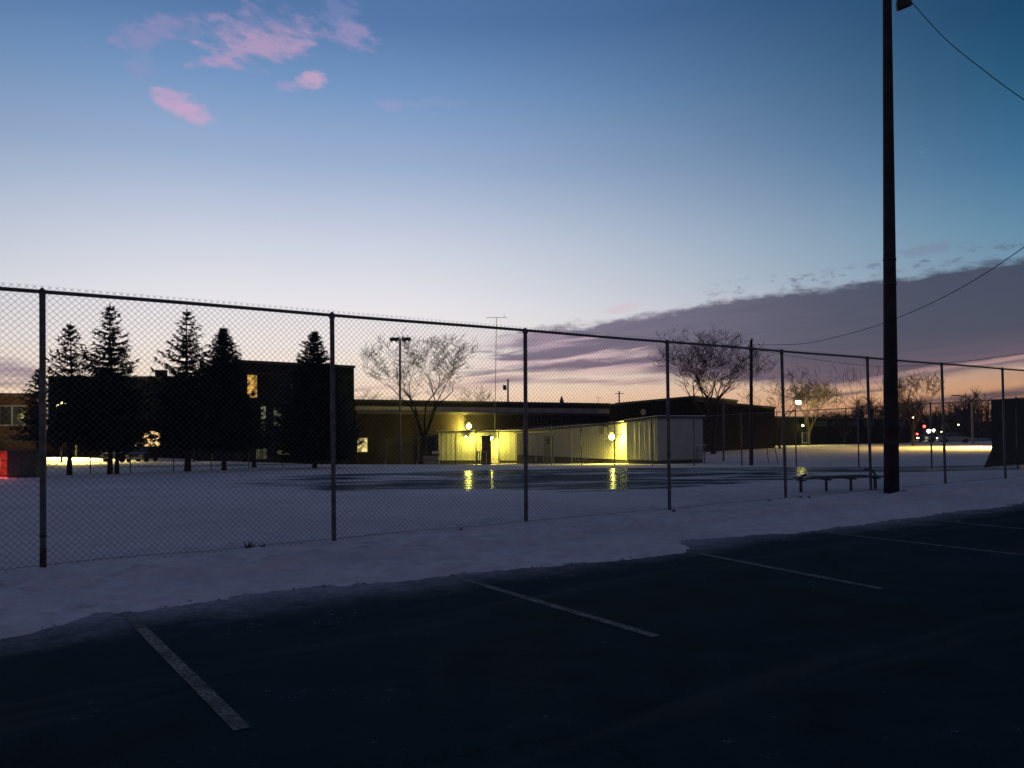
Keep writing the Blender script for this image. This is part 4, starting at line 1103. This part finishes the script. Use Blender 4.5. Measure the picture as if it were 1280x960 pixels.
# ------------------------------------------------------------------ cabinet and red lit panel at left edge
g = G(27, 34, 598); w_ = 35*34/F; h_ = 35*34/F
cabn = thing('utility_cabinet', tuple(g), 'dark green double-door utility cabinet on the snow at the left edge', 'cabinet')
mb = MB(); mb.box((g.x, g.y+.4, g.z+h_/2-.04), (w_, .8, h_)); mb.build('body', M['cabinet'], cabn)
mb = MB(); mb.box((g.x, g.y+.4, g.z+h_-.02), (w_+.06, .86, .05)); mb.build('lid', M['cabinet'], cabn)
for s_ in (-1, 1):
    mb = MB(); mb.box((g.x+s_*w_/4, g.y-.012, g.z+h_/2-.03), (w_/2-.03, .02, h_-.12)); dd_ = mb.build('door', M['cabinet'], cabn)
    mb = MB(); mb.box((g.x+s_*.08, g.y-.035, g.z+h_*.32), (.03, .025, .15)); mb.build('handle', M['plastic'], dd_)
g = G(-14, 35, 598); e = thing('vending_machine', tuple(g), 'red glowing vending machine cut by the left frame edge beside the cabinet', 'vending machine')
h_ = 1.2; mb = MB(); mb.box((g.x, g.y+.35, g.z+h_/2), (1.6, .6, h_)); mb.build('body', M['dark_metal'], e)
mb = MB(); mb.box((g.x+.63, g.y+.03, g.z+h_/2), (.28, .03, h_-.04)); mb.build('red_panel', M['redpanel'], e)
mb = MB(); mb.box((g.x+.2, g.y+.03, g.z+h_*.55), (.52, .03, .5)); mb.build('yellow_panel', M['yelpanel'], e)
light('glow', (g.x+.9, g.y-.35, g.z+1.0), (1, .14, .14), 260, e, .2, 'SPOT', 125, (.55, -1, -.22))
for k in range(4):
    mb = MB(); mb.box((g.x+.63, g.y+.012, g.z+.12+k*.33), (.28, .02, .03)); mb.build('panel_rail', M['dark_metal'], e)

# ------------------------------------------------------------------ cars
def make_car(pos, rz, label, m, lights=None, group='parked cars'):
    e = thing('parked_car' if lights is None else 'car', tuple(pos), label, 'car', group)
    ca, sa = math.cos(rz), math.sin(rz)
    def T(x, y, z): return Vector((pos.x+x*ca-y*sa, pos.y+x*sa+y*ca, pos.z+z))
    # y is the car's length axis, front at -y
    prof = [(-2.2, .35), (-2.25, .62), (-2.05, .82), (-1.1, .95), (-.95, .97), (1.5, .98), (2.1, .95), (2.25, .7), (2.2, .35)]
    mb = MB(); ws = (.86, .9, .9, .86); rows = []
    xs_ = [-.84, -.9, -.88, .88, .9, .84]
    secs = [(.94, .0), (1., .0)]
    v = []; n = len(prof)
    for x, k in ((-.82, .93), (-.9, 1.), (.9, 1.), (.82, .93)):
        for y, z in prof: v.append(T(x, y*k, z if k == 1 else (z-.35)*.96+.36))
    f = [tuple(range(n)), tuple(range(3*n, 4*n))[::-1]]
    for s_ in range(3):
        for i in range(n): f.append((s_*n+i, (s_+1)*n+i, (s_+1)*n+(i+1) % n, s_*n+(i+1) % n))
    mb.add(v, f); mb.build('body', m, e)
    mb = MB(); cab = [(-1.0, .96), (-.35, 1.42), (.9, 1.46), (1.75, .97)]
    v = [T(-.78 if z < 1 else -.6, y, z) for y, z in cab]+[T(.78 if z < 1 else .6, y, z) for y, z in cab]
    mb.add(v, [(0, 1, 2, 3), (7, 6, 5, 4), (0, 4, 5, 1), (1, 5, 6, 2), (2, 6, 7, 3), (3, 7, 4, 0)]); mb.build('cabin', M['glass'], e)
    mb = MB(); mb.add([T(-.61, -.36, 1.43), T(.61, -.36, 1.43), T(.61, .92, 1.47), T(-.61, .92, 1.47), T(-.55, -.3, 1.475), T(.55, -.3, 1.475), T(.55, .85, 1.51), T(-.55, .85, 1.51)],
        [(0, 3, 2, 1), (4, 5, 6, 7), (0, 1, 5, 4), (1, 2, 6, 5), (2, 3, 7, 6), (3, 0, 4, 7)]); mb.build('roof', m, e)
    for x in (-.8, .8):
        for y in (-1.35, 1.35):
            mb = MB(); mb.tube([T(x-.11, y, .32), T(x+.11, y, .32)], .32, 14); w = mb.build('wheel', M['tyre'], e)
    for x in (-.62, .62):
        mb = MB(); mb.box(T(x, -2.24, .66), (.34, .06, .14), rz); mb.build('headlight', M['head'] if lights == 'on' else M['plastic'], e)
        mb = MB(); mb.box(T(x, 2.25, .74), (.3, .05, .14), rz); mb.build('tail_light', M['red'] if lights == 'tail' else M['rust'], e)
    mb = MB(); mb.box(T(0, -2.25, .42), (1.5, .08, .12), rz); mb.build('bumper', M['plastic'], e)
    return e
make_car(G(178, 77.5, 577)+Vector((0, 0, .06)), .12, 'dark car facing us below the warm lit window between spruce trunks', M['car'])
make_car(G(153, 77, 577)+Vector((0, 0, .06)), -.1, 'dark car mostly hidden behind the double spruce trunk', M['car'])
make_car(G(1194, 122)+Vector((0, 0, .05)), 1.2, 'pale car on the far road left of the slim lamp post', M['carl'], 'off', 'cars on the far road')
for px, Y, rz, mode, lab in [(1164, 128, .2, 'on', 'car with headlights on under the higher red traffic light'), (1138, 131, .3, 'on', 'car with headlights on just left of the red traffic lights'),
                             (1120, 134, .5, 'on', 'small distant car with headlights near the tall pole')]:
    make_car(G(px, Y)+Vector((0, 0, .05)), rz, lab, M['car'], mode, 'cars on the far road')

# traffic signals and distant point lamps
for px, py, Y, lab in [(1155, 533, 125, 'higher red traffic light on the far road'), (1146, 542.5, 132, 'lower red traffic light left of the higher one')]:
    g = G(px, Y); t = P(px, py, Y); e = thing('traffic_light', tuple(g), lab, 'traffic light', 'red traffic lights')
    mb = MB(); mb.tube([g, t+Vector((0, .1, -.6))], .09, 6); mb.build('pole', M['dark_metal'], e)
    mb = MB(); mb.box(t+Vector((0, .1, -.35)), (.4, .25, 1.1)); mb.build('housing', M['dark_metal'], e)
    mb = MB(); mb.ball(t-Vector((0, .1, 0)), .2 if py < 540 else .16, 10, 6); mb.build('red_lens', M['red'], e)
for px, py, Y, r, m, lab in [(1141, 522, 150, .16, 'white_lamp', 'small white distant lamp above the traffic lights'), (1198, 531, 150, .12, 'white_lamp', 'tiny white distant lamp left of the slim lamp post'),
                          (1177, 540, 145, .15, 'white_lamp', 'tiny pale lamp just left of the seventh fence post'), (1161, 539, 140, .30, 'head', 'bright pale lamp beside the red traffic lights'),
                          (1167, 538, 141, .22, 'head', 'second pale lamp at the right of the bright pair by the traffic lights'), (1130, 547, 140, .16, 'lamp2', 'tiny yellow lamp right of the tall pole foot of the woods'),
                          (1154, 546.5, 137, .30, 'lamp2', 'yellow lamp below the higher red traffic light'), (1098, 535, 140, .12, 'white_lamp', 'tiny dim lamp just left of the tall pole')]:
    t = P(px, py, Y); g = G(px, Y); e = thing('distant_lamp', tuple(g), lab, 'lamp', 'distant lamps by the woods')
    mb = MB(); mb.tube([g, t], .05, 5); mb.build('pole', M['dark_metal'], e)
    mb = MB(); mb.ball(t, r, 8, 6); mb.build('lens', M[m], e)

# ------------------------------------------------------------------ trees
def spruce(px, Y, ytop, py_base, hw, label, seed, dens=1., sparse_top=.0, trunk_r=.17, mt='needles', up_tip=.25, twin=False, clear=1.0):
    rnd = random.Random(seed)
    g = G(px, Y, py_base); t = P(px, ytop, Y); Ht = t.z-g.z
    e = thing('spruce_tree', tuple(g), label, 'tree', 'spruce trees in a row')
    mb = MB(); tr = []
    for i in range(9):
        k = i/8; tr.append(Vector((g.x+(t.x-g.x)*k+.05*math.sin(k*5+seed), g.y, g.z-.1+(Ht+.1)*k)))
    rr = [trunk_r*1.35]+[trunk_r*(1-.97*i/8)+.008 for i in range(1, 9)]
    mb.tube(tr, rr, 10)
    if twin:
        mb.tube([q+Vector((.30-.02*i, .1, 0)) for i, q in enumerate(tr[:5])], [r*.85 for r in rr[:5]], 10)
    mb.build('trunk', M['bark'], e, True)
    mb = MB(); Rm = hw*Y/F*1.12
    z = clear
    wood = MB()
    while z < Ht-.15:
        k = z/Ht
        prof = min(1., (1-k)**.84*1.30)*(1. if k > .22 else .72+.28*k/.22)
        nb = int((7+rnd.random()*3)*(1 if k < .8 else .8)*(1-sparse_top*.35*(k > .5)))
        for b in range(nb):
            a = 6.283*(b+rnd.uniform(-.35, .35))/nb+z*2.3
            Lb = Rm*prof*rnd.uniform(.62, 1.14)+.2*min(1, (1-k)*4)
            el0 = (.45*(k-.55))+rnd.uniform(-.08, .08)
            dirh = Vector((math.cos(a), math.sin(a), 0))
            base = Vector((g.x+(t.x-g.x)*k, g.y, g.z+z))
            ns = max(3, int(Lb/.16)); ps = []
            for j in range(ns+1):
                q = j/ns; rr_ = Lb*q
                zz = Lb*(math.tan(el0)*q-.20*math.sin(q*2.2)*(1-k)+up_tip*q*q*.9)
                ps.append(base+dirh*rr_+Vector((0, 0, zz)))
            wood.tube([ps[0], ps[ns//2], ps[-1]], [.025*(1-k)+.008, .012, .004], 3, False)
            side = Vector((-dirh.y, dirh.x, 0))
            for j in range(1, ns+1):
                q = j/ns
                p = ps[j]; d = (ps[j]-ps[j-1]).normalized()
                nt = max(1, int((3.2 if k < .75 else 2.6)*dens))
                for s_ in (-1, 1):
                    for w in range(nt):
                        ln_ = (.22+.36*Lb/(Rm+.1)*(1-q*.6))*rnd.uniform(.6, 1.15)
                        dd = (d*rnd.uniform(.3, .9)+side*s_*rnd.uniform(.2, 1.)+Vector((0, 0, rnd.uniform(-.75, .12)))).normalized()
                        p0 = p-d*rnd.uniform(0, .15); p1 = p0+dd*ln_
                        wd = dd.cross(Vector((rnd.uniform(-.5, .5), rnd.uniform(-.5, .5), 1))).normalized()*rnd.uniform(.035, .065)
                        pm = p0.lerp(p1, .45)
                        mb.add([p0-wd*.4, pm-wd, p1, pm+wd, p0+wd*.4], [(0, 1, 2, 3, 4)])
        z += (.25 if k > .5 else .21)/max(.7, dens)*rnd.uniform(.8, 1.2)*(1+sparse_top*(k > .5)*.6)
    # leader
    mb.add([Vector((t.x-.03, t.y, t.z-.3)), Vector((t.x+.03, t.y, t.z-.3)), t+Vector((0, 0, .12))], [(0, 1, 2)])
    mb.v += wood.v and [] 
    cr = mb.build('crown', M[mt], e)
    wood.build('limbs', M['bark'], e)
    return e
spruce(88, 39, 404, 595, 42, 'feathery first spruce at the left, narrower and shorter than its neighbour', 11, .85, .0, .11, 'needles2', .55, clear=1.9)
spruce(138, 40, 379, 594, 44, 'tallest spruce, with a twin trunk and layered tiers, second from the left', 12, 1.5, .8, .11, twin=True, clear=1.75)
spruce(234, 44, 385, 589, 45, 'open-topped spruce with a thick flared trunk, middle of the row', 13, 1.3, .9, .15, clear=1.8, up_tip=.4)
spruce(279, 45, 407, 588, 39, 'dense compact spruce close by the amber stairwell window', 14, 1.7, 0., .11, clear=1.6)
spruce(393, 48, 413, 585, 46, 'lone spruce in front of the tall school block near the second fence post', 15, 1.6, .1, .12, clear=1.1)
spruce(48, 50, 460, 590, 26, 'small dark spruce almost hidden behind the first fence post', 16, .9, 0., .12, clear=2.2)
spruce(318, 53, 500, 588, 32, 'low dark spruce right of the compact one, below the amber window', 18, 1.0, 0., .13, clear=1.6)

def bare_tree(px, Y, ytop, spread_px, label, seed, stems=4, levels=6, name='bare_tree', group='bare trees', m='bark_grey', split_h=.22, rmul=1., py=575, low_twigs=0):
    rnd = random.Random(seed); g = G(px, Y, py); t = P(px, ytop, Y); Ht = t.z-g.z; W = spread_px*Y/F
    e = thing(name, tuple(g), label, 'tree', group)
    tk = MB(); cr = MB()
    def grow(p, d, ln, r, lv, mbx):
        n = 3; ps = [p]; rs = [r]; q = p
        for j in range(n):
            d = (d+Vector((rnd.uniform(-.16, .16), rnd.uniform(-.16, .16), rnd.uniform(-.03, .13)))).normalized()
            q = q+d*ln/n; ps.append(q); rs.append(max(.012, r*(1-.38*(j+1)/n)))
        mbx.tube(ps, rs, 5 if lv < 2 else 3, False)
        if lv >= levels: return
        nb = 2 if lv < 2 else rnd.choice((2, 3))
        for b in range(nb):
            ax = Vector((rnd.uniform(-1, 1), rnd.uniform(-1, 1), rnd.uniform(-.45, .4))).normalized()
            nd = (d+ax*rnd.uniform(.5, 1.15)).normalized()
            if nd.z < -.1: nd.z *= -.5
            if q.z > t.z-.3*rnd.random(): continue
            if abs(q.x-g.x) > W*.95: nd.x -= .6*math.copysign(1, q.x-g.x)
            grow(q, nd.normalized(), ln*rnd.uniform(.62, .86), rs[-1]*rnd.uniform(.62, .82), lv+1, cr)
        if lv >= 1:
            for b in range(2):
                j = rnd.randint(1, n-1)
                ax = Vector((rnd.uniform(-1, 1), rnd.uniform(-1, 1), rnd.uniform(-.1, .6))).normalized()
                grow(ps[j], (d*.6+ax).normalized(), ln*rnd.uniform(.35, .6), rs[j]*.45, max(lv+2, levels-2), cr)
    r0 = .26*rmul
    tk.tube([g-Vector((0, 0, .2)), g+Vector((0, 0, Ht*split_h*.5)), g+Vector((.05, 0, Ht*split_h))], [r0*1.3, r0, r0*.92], 9)
    base = g+Vector((.05, 0, Ht*split_h))
    for s_ in range(stems):
        a = (s_/(max(1, stems-1))-.5)*2*W/Ht*1.15+rnd.uniform(-.06, .06)
        d = Vector((a, rnd.uniform(-.35, .35), 1)).normalized()
        grow(base-Vector((0, 0, rnd.uniform(0, .3))), d, Ht*.27, r0*rnd.uniform(.5, .68), 0, tk)
    tk.build('trunk', M[m], e, True); cr.build('crown', M[m], e); return e
M['bark_black'] = mat('dark_bark', (.008, .007, .007), .95, .05)
bare_tree(530, 83, 420, 66, 'broad bare tree rising behind the sports light mast over the school roof', 5, 5, 6, split_h=.22, rmul=.9, m='bark_black')
bare_tree(892, 84, 418, 56, 'round bare tree over the annex roof left of the utility pole', 8, 8, 6, split_h=.20)
bare_tree(975, 92, 466, 34, 'small thin bare tree right of the utility pole', 21, 4, 5, rmul=.5)
bare_tree(1012, 112, 478, 30, 'small bare tree glowing yellow around the bright street lamp', 22, 6, 6, rmul=.5, m='bark_lit')
bare_tree(1142, 96, 470, 24, 'slender bare tree right of the tall pole, above the traffic lights', 23, 4, 6, rmul=.6)
bare_tree(1056, 118, 512, 32, 'wide low bare tree above the low dark wing', 24, 5, 5, rmul=.6)
bare_tree(1122, 108, 498, 20, 'short bare tree touching the right side of the tall pole', 25, 4, 5, rmul=.5)
bare_tree(1216, 150, 512, 26, 'bare tree behind the slim curved lamp post', 26, 4, 5, rmul=.8)
bare_tree(1178, 145, 506, 30, 'bare tree directly behind the seventh fence post', 27, 4, 5, rmul=.8)
bare_tree(596, 118, 484, 24, 'low bare treetop showing over the school roof, left of the antenna', 28, 5, 5, rmul=.7)
bare_tree(470, 110, 486, 26, 'low bare treetop over the roof beside the tall block', 29, 5, 5, rmul=.7)

# the far-off wood and the horizon behind the roofs
wood = MB(); rnd = random.Random(44)
for k in range(260):
    px = rnd.uniform(1010, 1420); Y = rnd.uniform(150, 185)
    g = G(px, Y); h_ = rnd.uniform(3.5, 6.2)*(1.35 if px > 1085 else 1.)*(.75+.5*noise.noise(Vector((px*.02, 0, 0)))+.2)
    wood.tube([g-Vector((0, 0, .3)), g+Vector((rnd.uniform(-.5, .5), 0, h_*.6)), g+Vector((rnd.uniform(-1, 1), 0, h_))], [.16, .1, .03], 4, False)
    for b in range(34):
        p = g+Vector((0, 0, h_*rnd.uniform(.25, .95))); d = Vector((rnd.uniform(-1, 1), rnd.uniform(-.5, .5), rnd.uniform(.1, 1))).normalized()
        wood.tube([p, p+d*rnd.uniform(.6, 1.6)+Vector((0, 0, .2)), p+d*rnd.uniform(1.5, 2.6)], [.05, .035, .015], 3, False)
tag(wood.build('far_wood', M['bark_grey']), 'far dark wood of bare trees behind the road', 'wood', None, 'stuff')
brush = MB(); 
for k in range(5200):
    px = rnd.uniform(1000, 1500); Y = rnd.uniform(140, 190); g = G(px, Y); h_ = rnd.uniform(.8, 3.2)
    a = rnd.uniform(0, 3.14); w = rnd.uniform(.3, .9); p = g+Vector((0, 0, h_*rnd.uniform(.1, 1)))
    c_, s_ = math.cos(a)*w, math.sin(a)*w
    brush.add([p-Vector((c_, s_, .3)), p+Vector((c_, s_, -.2)), p+Vector((0, 0, w))], [(0, 1, 2)])
tag(brush.build('undergrowth', M['bark_grey']), 'dark tangled undergrowth below the far wood', 'undergrowth', None, 'stuff')
tl = MB(); N_ = 400; pv = []
for i in range(N_+1):
    a = R(-75+150*i/N_); r_ = 290
    h_ = 3.0+3.0*noise.noise(Vector((i*.11, 0, 0)))+1.6*noise.noise(Vector((i*.6, 3, 0)))+.7*noise.noise(Vector((i*2.3, 3, 0)))
    c_ = Vector((math.sin(a)*r_, math.cos(a)*r_, -2)); pv.append((c_, max(1.5, h_)))
v = []
for c_, h_ in pv:
    o2 = c_*1.06; v += [c_, c_+Vector((0, 0, h_*.8+1)), Vector((o2.x, o2.y, -1+h_+1)), Vector((o2.x, o2.y, -2))]
f = []
for i in range(N_):
    for k in range(3): f.append((i*4+k, (i+1)*4+k, (i+1)*4+k+1, i*4+k+1))
tl.add(v, f); tag(tl.build('distant_treeline', M['bark']), 'dark line of distant trees along the horizon', 'trees', None, 'stuff')

for ob in list(bpy.data.objects):
    if '_o' in ob: del ob['_o']
